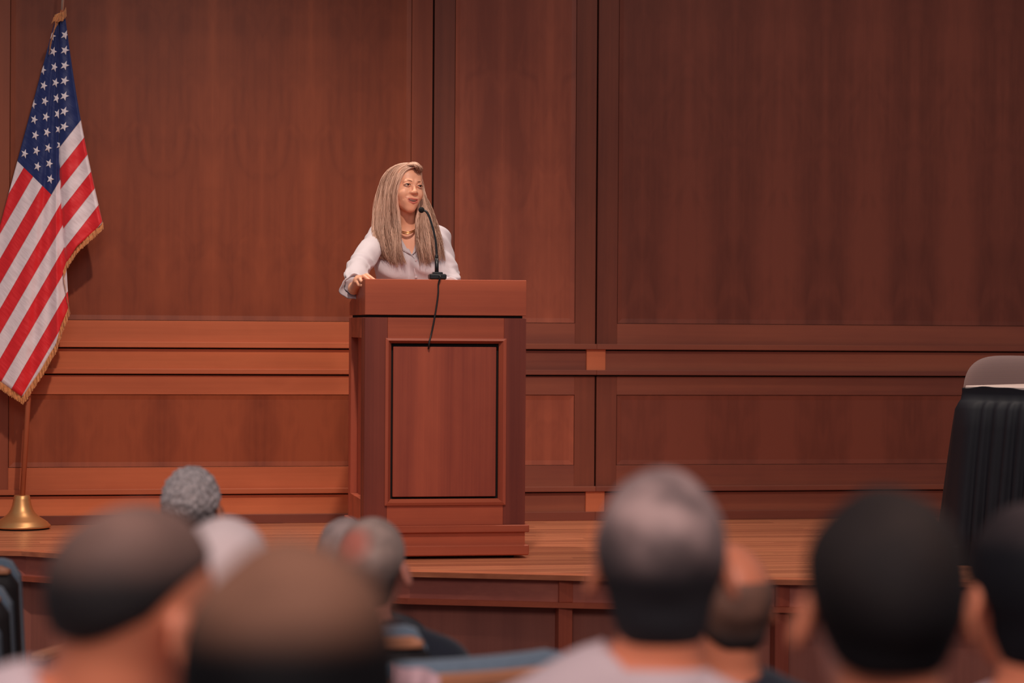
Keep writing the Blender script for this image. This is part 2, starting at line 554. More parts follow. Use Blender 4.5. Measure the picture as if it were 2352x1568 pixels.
# ------------------------------------------------------------------ hall floor (gentle rake)
fv = []; ff = []
ds = [-1.5, 0, 1, 2, 3, 4, 5, 6, 6.9, 12]
for i, d_ in enumerate(ds):
    for l in (-4.5, 4.5):
        p = P3(l, d_, hall_z(d_)); fv.append(tuple(p))
for i, d_ in enumerate(ds):
    for l in (-4.5, 4.5):
        p = P3(l, d_, hall_z(d_) - 0.1); fv.append(tuple(p))
nn = len(ds) * 2
for i in range(len(ds) - 1):
    ff.append((2 * i, 2 * i + 1, 2 * i + 3, 2 * i + 2))
    ff.append((nn + 2 * i, nn + 2 * i + 2, nn + 2 * i + 3, nn + 2 * i + 1))
    ff.append((2 * i, 2 * i + 2, nn + 2 * i + 2, nn + 2 * i)); ff.append((2 * i + 1, nn + 2 * i + 1, nn + 2 * i + 3, 2 * i + 3))
tag(mk('floor', fv, ff, MT['carpet']), 'dark reddish raked auditorium floor under the seats', None, None, 'structure')

# ------------------------------------------------------------------ lectern
LZ = ZS
pl = at(838, 760, 10.10); pr_ = at(1208, 760, 10.226)
LX0, LX1 = pl.x, pl.x + 0.686
LYF = pl.y                              # front face plane
LD = 0.57
LYB = LYF + LD
lect = empty('lectern', ((LX0 + LX1) / 2, LYF + LD / 2, LZ))
tag(lect, 'reddish wooden lectern with a framed front panel and stepped plinth', 'lectern')


def lb(name, x0, x1, y0, y1, z0, z1, m, c=0.0015, parent=None):
    """box in lectern coordinates: x from its left edge, y back from its front face, z above the stage"""
    p = parent or lect
    lx, ly, lz = p.location if p is lect else (0, 0, 0)
    cx, cy = (LX0 + LX1) / 2, LYF + LD / 2
    return box(name, LX0 + x0 - cx, LX0 + x1 - cx, LYF + y0 - cy, LYF + y1 - cy, z0, z1, MT[m], p, c)


W_ = 0.686
hz = dict(top=1.1736, rev1=1.0236, rev0=1.013, mo1=0.9266, in1=0.893, in0=0.262, mo0=0.2258, b0=0.1416, cap0=0.1105, bs1=0.0575, bs0=0.013)
pxs = lambda p: (p - 838) / (1208 - 838) * W_
# body: carcass, stiles, rails
lb('carcass', 0.0285, W_ - 0.0285, 0.026, LD - 0.004, hz['b0'] - 0.004, hz['rev0'] - 0.003, 'lect_v')
lb('stile', 0, pxs(890), 0, 0.030, hz['b0'], hz['rev0'], 'lect_stile')
lb('stile', pxs(1157), W_, 0, 0.030, hz['b0'], hz['rev0'], 'lect_stile')
lb('rail', pxs(890), pxs(1157), 0.0005, 0.030, hz['mo1'] - 0.01, hz['rev0'], 'lect_h')
lb('rail', pxs(890), pxs(1157), 0.0005, 0.030, hz['b0'], hz['mo0'] + 0.01, 'lect_h')
# side frames (left and right), with a deep sunk panel
for sx in (0, 1):
    xa, xb = (0, 0.030) if sx == 0 else (W_ - 0.030, W_)
    lb('side_stile', xa, xb, 0.0305, 0.115, hz['b0'], hz['rev0'], 'lect_stile')
    lb('side_stile', xa, xb, LD - 0.085, LD, hz['b0'], hz['rev0'], 'lect_v')
    lb('side_rail', xa, xb, 0.115, LD - 0.085, hz['mo1'] + 0.0, hz['rev0'], 'lect_h')
    lb('side_rail', xa, xb, 0.115, LD - 0.085, hz['b0'], hz['mo0'] + 0.02, 'lect_h')
# bolection moulding: four mitred lengths
o0, o1, i0, i1 = pxs(885), pxs(1162), pxs(899), pxs(1146)
ozb, ozt, izb, izt = hz['mo0'], hz['mo1'], hz['in0'] - 0.010, hz['in1'] + 0.012
cx, cy = W_ / 2, LD / 2
O = [(o0, ozb), (o1, ozb), (o1, ozt), (o0, ozt)]
I = [(i0, izb), (i1, izb), (i1, izt), (i0, izt)]
Mi = [((a[0] * 0.55 + b[0] * 0.45), (a[1] * 0.55 + b[1] * 0.45)) for a, b in zip(O, I)]
for k in range(4):
    n = (k + 1) % 4
    prof = [(O[k], O[n], 0.0), (O[k], O[n], -0.008), (Mi[k], Mi[n], -0.012), (I[k], I[n], 0.010), (I[k], I[n], 0.030)]
    v = []
    for a, b, yy in prof:
        v += [(a[0] - cx, yy - cy, a[1]), (b[0] - cx, yy - cy, b[1])]
    f = [(2 * j, 2 * j + 1, 2 * j + 3, 2 * j + 2) for j in range(4)]
    mk('moulding', v, f, MT['lect_h'] if k % 2 == 0 else MT['lect_v'], lect)
lb('front_panel', pxs(903.5), pxs(1140), 0.006, 0.024, hz['in0'] - 0.001, hz['in1'] - 0.002, 'lect_v', 0.002)
lb('panel_backing', i0, i1, 0.0255, 0.031, izb, izt, 'black_gap', 0.0)
# recessed black reveal under the top box
lb('reveal', 0.014, W_ - 0.014, 0.014, LD - 0.014, hz['rev0'] - 0.004, hz['rev1'] + 0.004, 'black_gap', 0.0)
# top box with a sloping reading surface
zt, zr = hz['top'], 1.078
prof = [(0, hz['rev1']), (0, zt), (0.075, zt), (LD, zr), (LD, hz['rev1'])]
v = [(-cx, y_ - cy, z_) for y_, z_ in prof] + [(W_ - cx, y_ - cy, z_) for y_, z_ in prof]
f = [(0, 1, 2, 3, 4), (9, 8, 7, 6, 5)] + [(i, 5 + i, 5 + (i + 1) % 5, (i + 1) % 5) for i in range(5)]
tb = mk('top_box', v, f, MT['lect_h'], lect)
bmx = bmesh.new(); bmx.from_mesh(tb.data)
bmesh.ops.recalc_face_normals(bmx, faces=bmx.faces)
bmesh.ops.bevel(bmx, geom=bmx.edges[:], offset=0.0018, segments=1, affect='EDGES')
bmx.to_mesh(tb.data); bmx.free()
# plinth
lb('plinth_cap', -0.016, W_ + 0.016, -0.016, LD + 0.010, hz['cap0'], hz['b0'], 'lect_h', 0.003)
lb('plinth_recess', 0.0, W_, 0.0, LD, hz['bs1'], hz['cap0'], 'lect_h', 0.0)
lb('plinth_base', -0.016, W_ + 0.016, -0.016, LD + 0.010, hz['bs0'], hz['bs1'], 'lect_h', 0.005)
for sx in (0.06, W_ - 0.06):
    for sy in (0.06, LD - 0.06):
        lb('glide', sx - 0.02, sx + 0.02, sy - 0.02, sy + 0.02, 0.0, hz['bs0'] + 0.001, 'black_gap', 0.002)

# ------------------------------------------------------------------ gooseneck microphone
MT['mic'] = plain('black_mic', (26, 25, 28), 0.35, spec=0.6)
MT['mic_foam'] = plain('mic_foam', (16, 15, 17), 0.9, bump=0.6, bscale=900)
MT['cord'] = plain('black_cord', (30, 27, 28), 0.5)
DM = 10.185
mb = at(1004.5, 641, DM); mb.z = LZ + zt
mic = empty('gooseneck_microphone', mb)
tag(mic, 'black gooseneck microphone standing on the lectern', 'microphone')
box('base', -0.036, 0.036, -0.026, 0.030, 0.0, 0.024, MT['mic'], mic, 0.005)
box('socket', -0.021, 0.021, -0.020, 0.022, 0.022, 0.032, MT['mic'], mic, 0.003)
a = Acc()
pl_ = [at(x_, y_, DM) - mb for x_, y_ in ((1003, 626), (1003, 612), (1003, 593))]
a.tube(pl_, [0.0085, 0.0085, 0.0080], 14); a.build('handle', MT['mic'], mic, True)
a = Acc()
pts = [at(x_, y_, DM) - mb for x_, y_ in ((1003, 594), (1002.5, 575), (1000, 550), (994, 523), (986.5, 499), (980, 487), (974, 483.5), (970, 482.5))]
a.tube([Vector(p) for p in spline([tuple(p) for p in pts], 40)], [0.0075] * 3 + [0.0048] * 37, 10)
a.build('gooseneck', MT['mic'], mic, True)
a = Acc()
c0 = at(968, 482, DM) - mb
prof = [(0.0012, -0.013)] + [(0.0128 * math.sin(t), -0.013 * math.cos(t)) for t in np.linspace(0.25, math.pi - 0.25, 9)] + [(0.0012, 0.013)]
a.lathe(prof, 18)
hd = a.build('capsule', MT['mic_foam'], mic, True)
hd.location = c0; hd.rotation_euler = (0, math.radians(-75), 0)
# cord over the front of the lectern
a = Acc()
pts = [mb + Vector((0.004, -0.022, 0.014)), mb + Vector((0.006, -0.044, 0.012))]
yf = LYF - 0.006


def on_front(px_, py_, yy=None):
    d = ray(px_, py_); t = ((yy if yy else yf) - CAM.y) / d.y
    return CAM + d * t


pts += [on_front(1007, 652), on_front(1006.5, 672), on_front(1003, 700), on_front(997, 735), on_front(991, 765), on_front(986.5, 783, LYF - 0.016), on_front(985, 794, LYF - 0.014), on_front(984, 800, LYF + 0.004)]
a.tube([Vector(p) for p in spline([tuple(p) for p in pts], 60)], 0.0036, 8)
cd_ = mk('cord', a.v, a.f, MT['cord'], mic, True, world=True)

# ------------------------------------------------------------------ flag on its stand
MT['brass'] = plain('satin_brass', (222, 164, 108), 0.42, metal=0.75, noise=0.06, nscale=8)
MT['pole_wood'] = wood('pole_wood', (176, 96, 66), (206, 122, 86), 'Z', rand=0.0)
MT['pole_metal'] = plain('pole_metal', (206, 176, 156), 0.4, metal=0.5)
MT['fringe'] = plain('gold_fringe', (226, 150, 88), 0.55, noise=0.25, nscale=90, sheen=0.3)
MT['star'] = plain('white_star_thread', (246, 232, 236), 0.7, sheen=0.3)
DF = 11.50
fb = at(50, 1216, DF); fb.z = ZS
stand = empty('flag_stand', fb)
tag(stand, 'tall leaning flagpole in a bell shaped brass floor base', 'flag stand')
a = Acc()
a.lathe([(0.128, 0.0), (0.128, 0.006)], 48); a.build('foot_pad', MT['black_gap'], stand)
a = Acc()
a.lathe([(0.120, 0.006), (0.135, 0.008), (0.137, 0.014), (0.134, 0.020), (0.126, 0.026), (0.122, 0.032), (0.108, 0.042), (0.085, 0.056), (0.066, 0.072), (0.054, 0.090), (0.046, 0.112), (0.040, 0.140), (0.037, 0.158), (0.034, 0.160), (0.020, 0.160)], 56)
a.build('base', MT['brass'], stand, True)
p0 = at(50, 1142, DF); p1 = at(66, 900, DF); p2 = at(143, 24, DF - 0.01); p3 = at(147, -40, DF - 0.01); p4 = at(163, -240, DF - 0.01)
a = Acc(); a.tube([p0 + Vector((0, 0, -0.05)), p1, p2], [0.0125, 0.0125, 0.0105], 16)
mk('pole', a.v, a.f, MT['pole_wood'], stand, True, world=True)
a = Acc(); a.tube([p2 - (p3 - p2) * 0.3, p3, p4], [0.0075, 0.0075, 0.0075], 14)
mk('upper_pole', a.v, a.f, MT['pole_metal'], stand, True, world=True)
a = Acc(); a.lathe([(0.003, -0.03), (0.012, -0.02), (0.018, 0), (0.010, 0.02), (0.02, 0.05), (0.012, 0.09), (0.002, 0.13)], 18, tuple(p4))
mk('finial', a.v, a.f, MT['brass'], stand, True, world=True)

# cloth: two hanging panels with a deep pleat between, wrapped back at the outer folds
FS = FPX / DF
HO, FL = 0.914, 1.524            # hoist and fly
UVL0 = (118.0, 447.0)            # canton corner in the left panel
CU, CV = 0.655, HO * 7 / 13
def axes(deg, evd):
    g = math.radians(deg)
    return np.array([-math.cos(g), math.sin(g)]), np.array([math.sin(g), math.cos(g)]), np.array(evd) / np.hypot(*evd)


# each panel: anchor pixel, its (u, v), axes, scales
PAN = {'L': (UVL0, (CU, CV), axes(60.0, (0.71, 0.70)), 449.0, 408.0),
       'R': ((130.0, 347.0), (0.490, CV), axes(52.0, (0.788, 0.616)), 510.0, 432.0)}


def uv_of(panel, x, y):
    (ax_, ay_), (u0, v0), (eu, nn_, ev), su, sv_ = PAN[panel]
    d = np.array([x - ax_, y - ay_])
    pn_ = d @ nn_
    bq = pn_ / (ev @ nn_)
    r = d - ev * bq
    return u0 + (r @ eu) / su, v0 + pn_ / sv_


uv_left = lambda x, y: uv_of('L', x, y)
uv_right = lambda x, y: uv_of('R', x, y)


def poly_sample(pts, n):
    pts = np.array(pts, float)
    seg = np.r_[0, np.cumsum(np.hypot(*np.diff(pts, axis=0).T))]
    t = np.linspace(0, seg[-1], n)
    return np.c_[np.interp(t, seg, pts[:, 0]), np.interp(t, seg, pts[:, 1])]


NL, NR, NT = 56, 34, 90
botL = poly_sample([(-80, 818), (52, 912), (96, 846), (128, 790), (140, 748), (158, 706), (150, 672), (141, 640)], NL)
botR = poly_sample([(143, 612), (152, 604), (176, 566), (206, 540), (236, 512)], NR)
topL = np.c_[np.linspace(131, 136, NL), np.full(NL, 30.0)]
topR = np.c_[np.linspace(138, 150, NR), np.full(NR, 40.0)]
cols = []


def col(top, bot, uvf, depth_top, depth_bot, bow=0.0, ph=0.0):
    out = []
    for k in range(NT):
        t = k / (NT - 1)
        x_ = top[0] + (bot[0] - top[0]) * t
        y_ = top[1] + (bot[1] - top[1]) * t
        x_ += bow * math.sin(math.pi * t)
        dd = depth_top + (depth_bot - depth_top) * t
        u, v = uvf(x_, y_)
        out.append((x_, y_, dd, u, v))
    return out


# outer wrap at the far left (turned behind)
for j, (dx, dd) in enumerate(((46, 0.075), (18, 0.070), (2, 0.045))):
    c = col(topL[0], botL[0], uv_left, 0.0, dd)
    c2 = [(x_ + dx * (k / (NT - 1)), y_ - 10 * (k / (NT - 1)), dd_, u - 0.0, v - (3 - j) * 0.03 * k / (NT - 1)) for k, (x_, y_, dd_, u, v) in enumerate(c)]
    cols.append(c2)
for i in range(NL):
    s = i / (NL - 1)
    d_ = 0.010 * math.sin(s * 15.0 + 0.6) + 0.006 * math.sin(s * 34) + 0.02 * (1 - s) ** 3
    if s > 0.90: d_ += 0.045 * ((s - 0.90) / 0.10) ** 2
    cols.append(col(topL[i], botL[i], uv_left, -0.012, -0.006 + d_, bow=-9 * s * s))
# pleat
for j in range(3):
    q = (j + 1) / 4
    t_ = topL[-1] * (1 - q) + topR[0] * q; b_ = botL[-1] * (1 - q) + botR[0] * q
    c = col(t_, b_, uv_left, 0.005, 0.075, bow=-9)
    ca = col(t_, b_, uv_right, 0, 0)
    cols.append([(x_ + 1.0, y_, dd_, u * (1 - q) + r[3] * q, v * (1 - q) + r[4] * q) for (x_, y_, dd_, u, v), r in zip(c, ca)])
for i in range(NR):
    s = i / (NR - 1)
    d_ = 0.010 * math.sin(s * 9.0 + 1.2)
    if s < 0.16: d_ += 0.045 * ((0.16 - s) / 0.16) ** 2
    if s > 0.93: d_ += 0.03 * ((s - 0.93) / 0.07) ** 2
    cols.append(col(topR[i], botR[i], uv_right, -0.016, -0.028 + d_, bow=-9 + 2 * s))
for j, (dx, dd) in enumerate(((-4, 0.03), (-30, 0.06), (-62, 0.07))):
    c = col(topR[-1], botR[-1], uv_right, 0.0, dd, bow=-7)
    cols.append([(x_ + dx * (k / (NT - 1)), y_ + abs(dx) * 0.7 * (k / (NT - 1)), dd_, u, v) for k, (x_, y_, dd_, u, v) in enumerate(c)])

NC = len(cols)
G = np.array(cols)                       # NC, NT, 5


def cloth_w(x_, y_, dd):
    return at(x_, y_, DF - 0.035 + dd)


verts = []
for i in range(NC):
    for k in range(NT):
        x_, y_, dd, u, v = G[i, k]
        pk = 0.0022 * math.sin(u * 46 + v * 9) * math.sin(v * HO * 140 / 2)     # puckers along the seams
        verts.append(tuple(cloth_w(x_, y_, dd + pk)))
faces = [(i * NT + k, i * NT + k + 1, (i + 1) * NT + k + 1, (i + 1) * NT + k) for i in range(NC - 1) for k in range(NT - 1)]

m, nt, b = mat_new('flag_cloth')
L = nt.links
uvn = N(nt, 'ShaderNodeUVMap'); uvn.uv_map = 'UVMap'
sep = N(nt, 'ShaderNodeSeparateXYZ'); L.new(uvn.outputs[0], sep.inputs[0])


def M_(op, x, y=None):
    n = N(nt, 'ShaderNodeMath', operation=op)
    for i, q in enumerate((x, y)):
        if q is None: continue
        if isinstance(q, (int, float)): n.inputs[i].default_value = q
        else: L.new(q, n.inputs[i])
    return n.outputs[0]


st = M_('MULTIPLY', sep.outputs['Y'], 13.0)
par = M_('LESS_THAN', M_('MODULO', M_('ADD', st, 26.0), 2.0), 1.0)
can = M_('MULTIPLY', M_('LESS_THAN', sep.outputs['X'], CU / FL), M_('LESS_THAN', sep.outputs['Y'], 7 / 13))
mx = N(nt, 'ShaderNodeMix', data_type='RGBA'); L.new(par, mx.inputs['Factor'])
mx.inputs['A'].default_value = lin((246, 226, 230)); mx.inputs['B'].default_value = lin((236, 38, 46))
mx2 = N(nt, 'ShaderNodeMix', data_type='RGBA'); L.new(can, mx2.inputs['Factor'])
L.new(mx.outputs['Result'], mx2.inputs['A']); mx2.inputs['B'].default_value = lin((32, 46, 104))
# darker stitched seam between two stripes
fr = M_('FRACT', M_('ADD', st, 26.0))
seam = M_('MULTIPLY', M_('LESS_THAN', fr, 0.035), M_('SUBTRACT', 1.0, can))
mx3 = N(nt, 'ShaderNodeMix', data_type='RGBA'); L.new(M_('MULTIPLY', seam, 0.35), mx3.inputs['Factor'])
L.new(mx2.outputs['Result'], mx3.inputs['A']); mx3.inputs['B'].default_value = lin((120, 40, 46))
L.new(mx3.outputs['Result'], b.inputs['Base Color'])
b.inputs['Roughness'].default_value = 0.55; b.inputs['Sheen Weight'].default_value = 0.15
b.inputs['Specular IOR Level'].default_value = 0.4
nz = N(nt, 'ShaderNodeTexNoise'); nz.inputs['Scale'].default_value = 1.0; nz.inputs['Detail'].default_value = 2
mpv = N(nt, 'ShaderNodeVectorMath', operation='MULTIPLY'); mpv.inputs[1].default_value = (60, 9, 1)
L.new(uvn.outputs[0], mpv.inputs[0]); L.new(mpv.outputs[0], nz.inputs['Vector'])
bp = N(nt, 'ShaderNodeBump'); bp.inputs['Strength'].default_value = 0.28; bp.inputs['Distance'].default_value = 0.012
L.new(nz.outputs['Fac'], bp.inputs['Height']); L.new(bp.outputs[0], b.inputs['Normal'])
MT['flag'] = m

flag = empty('national_flag', at(140, 30, DF - 0.03))
tag(flag, 'red and white striped flag with white stars on blue, hanging from the pole', 'flag')
cl = mk('cloth', verts, faces, MT['flag'], flag, True, world=True)
uvl = cl.data.uv_layers.new(name='UVMap')
flat = np.zeros((len(cl.data.loops), 2), np.float32)
vi = np.zeros(len(cl.data.loops), np.int32); cl.data.loops.foreach_get('vertex_index', vi)
GU = G.reshape(-1, 5)
flat[:, 0] = GU[vi, 3] / FL; flat[:, 1] = GU[vi, 4] / HO
uvl.data.foreach_set('uv', flat.ravel())
sol = cl.modifiers.new('thickness', 'SOLIDIFY'); sol.thickness = 0.0012; sol.offset = -1

# embroidered stars: fifty in the canton, built where they show on the two panels
star_n = 0


def panel_inv(u, v, panel):
    (ax_, ay_), (u0, v0), (eu, nn_, ev), su, sv_ = PAN[panel]
    d = eu * (u - u0) * su + ev * (v - v0) * sv_ / (ev @ nn_)
    return ax_ + d[0], ay_ + d[1]


def panel_pos(x_, y_, panel):
    """depth of the cloth at a pixel of a panel, or None outside"""
    top, bot, n, off0 = (topL, botL, NL, 3) if panel == 'L' else (topR, botR, NR, 3 + NL + 3)
    sub = G[off0:off0 + n]
    # nearest t by y on every column, then interpolate in x
    xs = []; dsx = []
    for i in range(n):
        ys = sub[i, :, 1]
        if y_ < ys[0] or y_ > ys[-1]: xs.append(np.nan); dsx.append(np.nan); continue
        xs.append(np.interp(y_, ys, sub[i, :, 0])); dsx.append(np.interp(y_, ys, sub[i, :, 2]))
    xs = np.array(xs); dsx = np.array(dsx)
    ok = ~np.isnan(xs)
    xs, dsx = xs[ok], dsx[ok]
    if len(xs) < 4: return None
    o = np.argsort(xs)
    xc = min(max(x_, xs.min() + 0.3), xs.max() - 0.3)
    return float(np.interp(xc, xs[o], dsx[o])), xc, abs(xc - x_)


R_ST = 0.0235
for row in range(9):
    cnt = 6 if row % 2 == 0 else 5
    for c_ in range(cnt):
        u = CU * ((2 * c_ + 1) if row % 2 == 0 else (2 * c_ + 2)) / 12.0
        v = CV * (row + 1) / 10.0
        for panel in 'LR':
            pts2 = []
            ok = True; outn = 0
            for k in range(10):
                r = R_ST if k % 2 == 0 else R_ST * 0.40
                w = k * math.pi / 5
                uu, vv = u + r * math.sin(w), v - r * math.cos(w)
                x_, y_ = panel_inv(uu, vv, panel)
                dd = panel_pos(x_, y_, panel)
                if dd is None: ok = False; break
                dd, x_, miss = dd
                outn += miss > 0.5
                if miss > 9: ok = False; break
                pts2.append(at(x_, y_, DF - 0.035 + dd - 0.004))
            if not ok or outn > 6: continue
            cpt = sum(pts2, Vector()) / 10 - FWD * 0.003
            vv_ = [tuple(p) for p in pts2] + [tuple(cpt)] + [tuple(p + FWD * 0.003) for p in pts2]
            ff_ = [(k, (k + 1) % 10, 10) for k in range(10)] + [(k, 11 + k, 11 + (k + 1) % 10, (k + 1) % 10) for k in range(10)]
            mk('star', vv_, ff_, MT['star'], flag, world=True)
            star_n += 1


def fringe(path, width_px, down, dd0, n, name='fringe', jitter=0.25):
    """hanging threads side by side along a pixel path"""
    P_ = poly_sample([p[:2] for p in path], n)
    a = Acc()
    head = []
    for i in range(n):
        x_, y_ = P_[i]
        tx, ty = (P_[min(i + 1, n - 1)] - P_[max(i - 1, 0)]); l = math.hypot(tx, ty) + 1e-6
        wpx = 0.62 * l / 2 * (1.0 if 0 < i < n - 1 else 2.0) + 0.25
        ln = width_px * (1 + random.uniform(-jitter, jitter) * 0.4)
        dx, dy = down[0] * ln + random.uniform(-1, 1), down[1] * ln
        dj = dd0 + 0.004 * math.sin(i * 0.9) + random.uniform(-0.003, 0.003)
        ux, uy = tx / l * wpx, ty / l * wpx
        q = [at(x_ - ux, y_ - uy, DF - 0.035 + dj), at(x_ + ux, y_ + uy, DF - 0.035 + dj),
             at(x_ + ux * 0.6 + dx, y_ + uy * 0.6 + dy, DF - 0.035 + dj + 0.002), at(x_ - ux * 0.6 + dx, y_ - uy * 0.6 + dy, DF - 0.035 + dj + 0.002)]
        bk = [p + FWD * 0.003 for p in q]
        a.add([tuple(p) for p in q + bk], [(0, 1, 2, 3), (7, 6, 5, 4), (0, 4, 5, 1), (1, 5, 6, 2), (2, 6, 7, 3), (3, 7, 4, 0)])
    o = mk(name, a.v, a.f, MT['fringe'], flag, world=True)
    o['kind'] = 'stuff'
    return o


fringe([(236, 511), (206, 539), (176, 565), (152, 603), (145, 622), (146, 640)], 15, (0.10, 1.0), -0.020, 110)
fringe([(146, 638), (150, 668), (158, 704), (140, 748), (128, 789), (96, 845), (52, 911)], 17, (0.15, 1.0), -0.008, 190)
fringe([(52, 911), (20, 890), (-40, 846), (-80, 816)], 17, (0.0, 1.0), -0.004, 90)
fringe([(139, 27), (133, 36), (129, 48), (124, 64), (120, 80), (115, 96), (114, 116)], 11, (-0.1, 1.0), -0.030, 60)
fringe([(123, 40), (128, 34), (134, 36), (140, 31)], 14, (-0.35, 1.0), -0.046, 26)
fringe([(128, 46), (125, 60), (121, 78), (117, 98), (114, 112)], 12, (-0.12, 1.0), -0.040, 50)
fringe([(126, 34), (134, 30), (141, 29), (147, 26), (151, 17)], 19, (0.05, 1.0), -0.040, 34)
fringe([(137, 40), (130, 52), (125, 70), (119, 90)], 15, (-0.28, 1.0), -0.026, 40)

# ------------------------------------------------------------------ skirted table and the chair behind it
MT['skirt'] = plain('black_skirt_cloth', (22, 23, 32), 0.65, spec=0.3, noise=0.1, nscale=15)
MT['white_cloth'] = plain('white_table_top', (226, 200, 190), 0.6)
MT['grey_fabric'] = plain('grey_chair_fabric', (140, 112, 106), 0.9, sheen=0.4)
DT = 10.2
tl = at(2216, 886, DT); tl.z = ZS
dirF = (RGT * math.cos(math.radians(41)) - FWD * math.sin(math.radians(41)))     # long front edge, towards the camera on the right
dirS = Vector((-dirF.y, dirF.x, 0))                                              # short side, away
tw, td, th = 1.02, 0.60, 0.742
tctr = tl + dirF * tw / 2 + dirS * td / 2
table = empty('skirted_table', (tctr.x, tctr.y, ZS), math.atan2(dirF.y, dirF.x))
tag(table, 'table draped in a pleated black skirt at the right of the stage', 'table')
box('table_top', -tw / 2, tw / 2, -td / 2, td / 2, th - 0.028, th, MT['white_cloth'], table, 0.004)
for sx in (-1, 1):
    for sy in (-1, 1):
        box('leg', sx * (tw / 2 - 0.1) - 0.015, sx * (tw / 2 - 0.1) + 0.015, sy * (td / 2 - 0.08) - 0.015, sy * (td / 2 - 0.08) + 0.015, 0.0, th - 0.028, MT['mic'], table, 0.002)
per = []
ST = 0.008
def walk(x0, y0, x1, y1):
    n = int(math.hypot(x1 - x0, y1 - y0) / ST)
    nx, ny = (y1 - y0), -(x1 - x0); l = math.hypot(nx, ny)
    for k in range(n):
        per.append((x0 + (x1 - x0) * k / n, y0 + (y1 - y0) * k / n, nx / l, ny / l))
hx, hy = tw / 2 + 0.004, td / 2 + 0.004
walk(-hx, hy, -hx, -hy); walk(-hx, -hy, hx, -hy); walk(hx, -hy, hx, hy)
per = [(x_, y_, -nx_, -ny_) if (x_ * nx_ + y_ * ny_) < 0 else (x_, y_, nx_, ny_) for x_, y_, nx_, ny_ in per]
# round the corner normals
pn = np.array(per)
for _ in range(10):
    pn[1:-1, 2:] = (pn[:-2, 2:] + pn[1:-1, 2:] + pn[2:, 2:]) / 3
rows = [th - 0.006, th - 0.010, th - 0.030, th - 0.058, th - 0.066, th - 0.075, th - 0.10, th - 0.18, th - 0.30, th - 0.45, th - 0.6, 0.006]
sv = []; sf = []
np_ = len(pn)
ph = np.cumsum(np.interp(np.arange(np_), np.arange(0, np_ + 12, 6), RNG.uniform(0.15, 1.5, len(np.arange(0, np_ + 12, 6)))) * ST * 105)
topw = 0.004 * np.sin(np.arange(np_) * ST * 19) + 0.002 * np.sin(np.arange(np_) * ST * 47)
for r, z_ in enumerate(rows):
    down = (th - z_) / th
    for i in range(np_):
        x_, y_, nx_, ny_ = pn[i]
        amp = 0.0 if r < 4 else min(1.0, (r - 3) / 3.0)
        ruf = amp * (0.007 + 0.007 * down) * (math.sin(ph[i]) + 0.4 * math.sin(ph[i] * 0.37 + 1))
        fl = 0.006 + (0.008 if r >= 3 else 0.0) + 0.014 * amp + 0.120 * down ** 0.8 * amp
        zz = z_ + (topw[i] if r < 2 else 0)
        sv.append((x_ + nx_ * (fl + ruf), y_ + ny_ * (fl + ruf), zz))
for r in range(len(rows) - 1):
    for i in range(np_ - 1):
        sf.append((r * np_ + i, r * np_ + i + 1, (r + 1) * np_ + i + 1, (r + 1) * np_ + i))
sk = mk('skirt', sv, sf, MT['skirt'], table, True)
sk.modifiers.new('thickness', 'SOLIDIFY').thickness = 0.002

# grey upholstered chair behind the table
m, nt, b = mat_new('ribbed_grey_fabric')
L = nt.links
tc = N(nt, 'ShaderNodeTexCoord')
wv = N(nt, 'ShaderNodeTexWave', bands_direction='Z'); wv.inputs['Scale'].default_value = 85.0
wv.inputs['Distortion'].default_value = 0.6; wv.inputs['Detail'].default_value = 2
L.new(tc.outputs['Object'], wv.inputs['Vector'])
rp = N(nt, 'ShaderNodeValToRGB'); rp.color_ramp.elements[0].color = lin((124, 100, 96)); rp.color_ramp.elements[1].color = lin((160, 130, 125))
L.new(wv.outputs['Fac'], rp.inputs['Fac']); L.new(rp.outputs['Color'], b.inputs['Base Color'])
b.inputs['Roughness'].default_value = 0.95; b.inputs['Sheen Weight'].default_value = 0.4
MT['rib_fabric'] = m
cc = at(2352, 900, 11.22); cc.z = ZS
chair = empty('conference_chair', cc, -TH + math.radians(4))
tag(chair, 'grey fabric chair with a rounded back behind the black skirted table', 'chair')


def superpad(name, w, h, d, mat, parent, loc, ex=3.2, n=64, m_=24, curve=0.0):
    """rounded upholstered pad standing in x-z with depth d"""
    v = []; f = []
    for j in range(m_ + 1):
        t = -math.pi / 2 + math.pi * j / m_
        ct, st_ = math.cos(t), math.sin(t)
        for i in range(n):
            p = 2 * math.pi * i / n
            cp, sp = math.cos(p), math.sin(p)
            sg = lambda q, e: math.copysign(abs(q) ** (2 / e), q)
            x_ = w / 2 * sg(cp, ex) * abs(ct) ** 0.35; z_ = h / 2 * sg(sp, ex) * abs(ct) ** 0.35
            y_ = d / 2 * st_ + curve * (x_ / (w / 2)) ** 2
            v.append((loc[0] + x_, loc[1] + y_, loc[2] + z_))
    for j in range(m_):
        for i in range(n):
            f.append((j * n + i, j * n + (i + 1) % n, (j + 1) * n + (i + 1) % n, (j + 1) * n + i))
    f.append(tuple(range(n))[::-1]); f.append(tuple(m_ * n + i for i in range(n)))
    return mk(name, v, f, mat, parent, True)


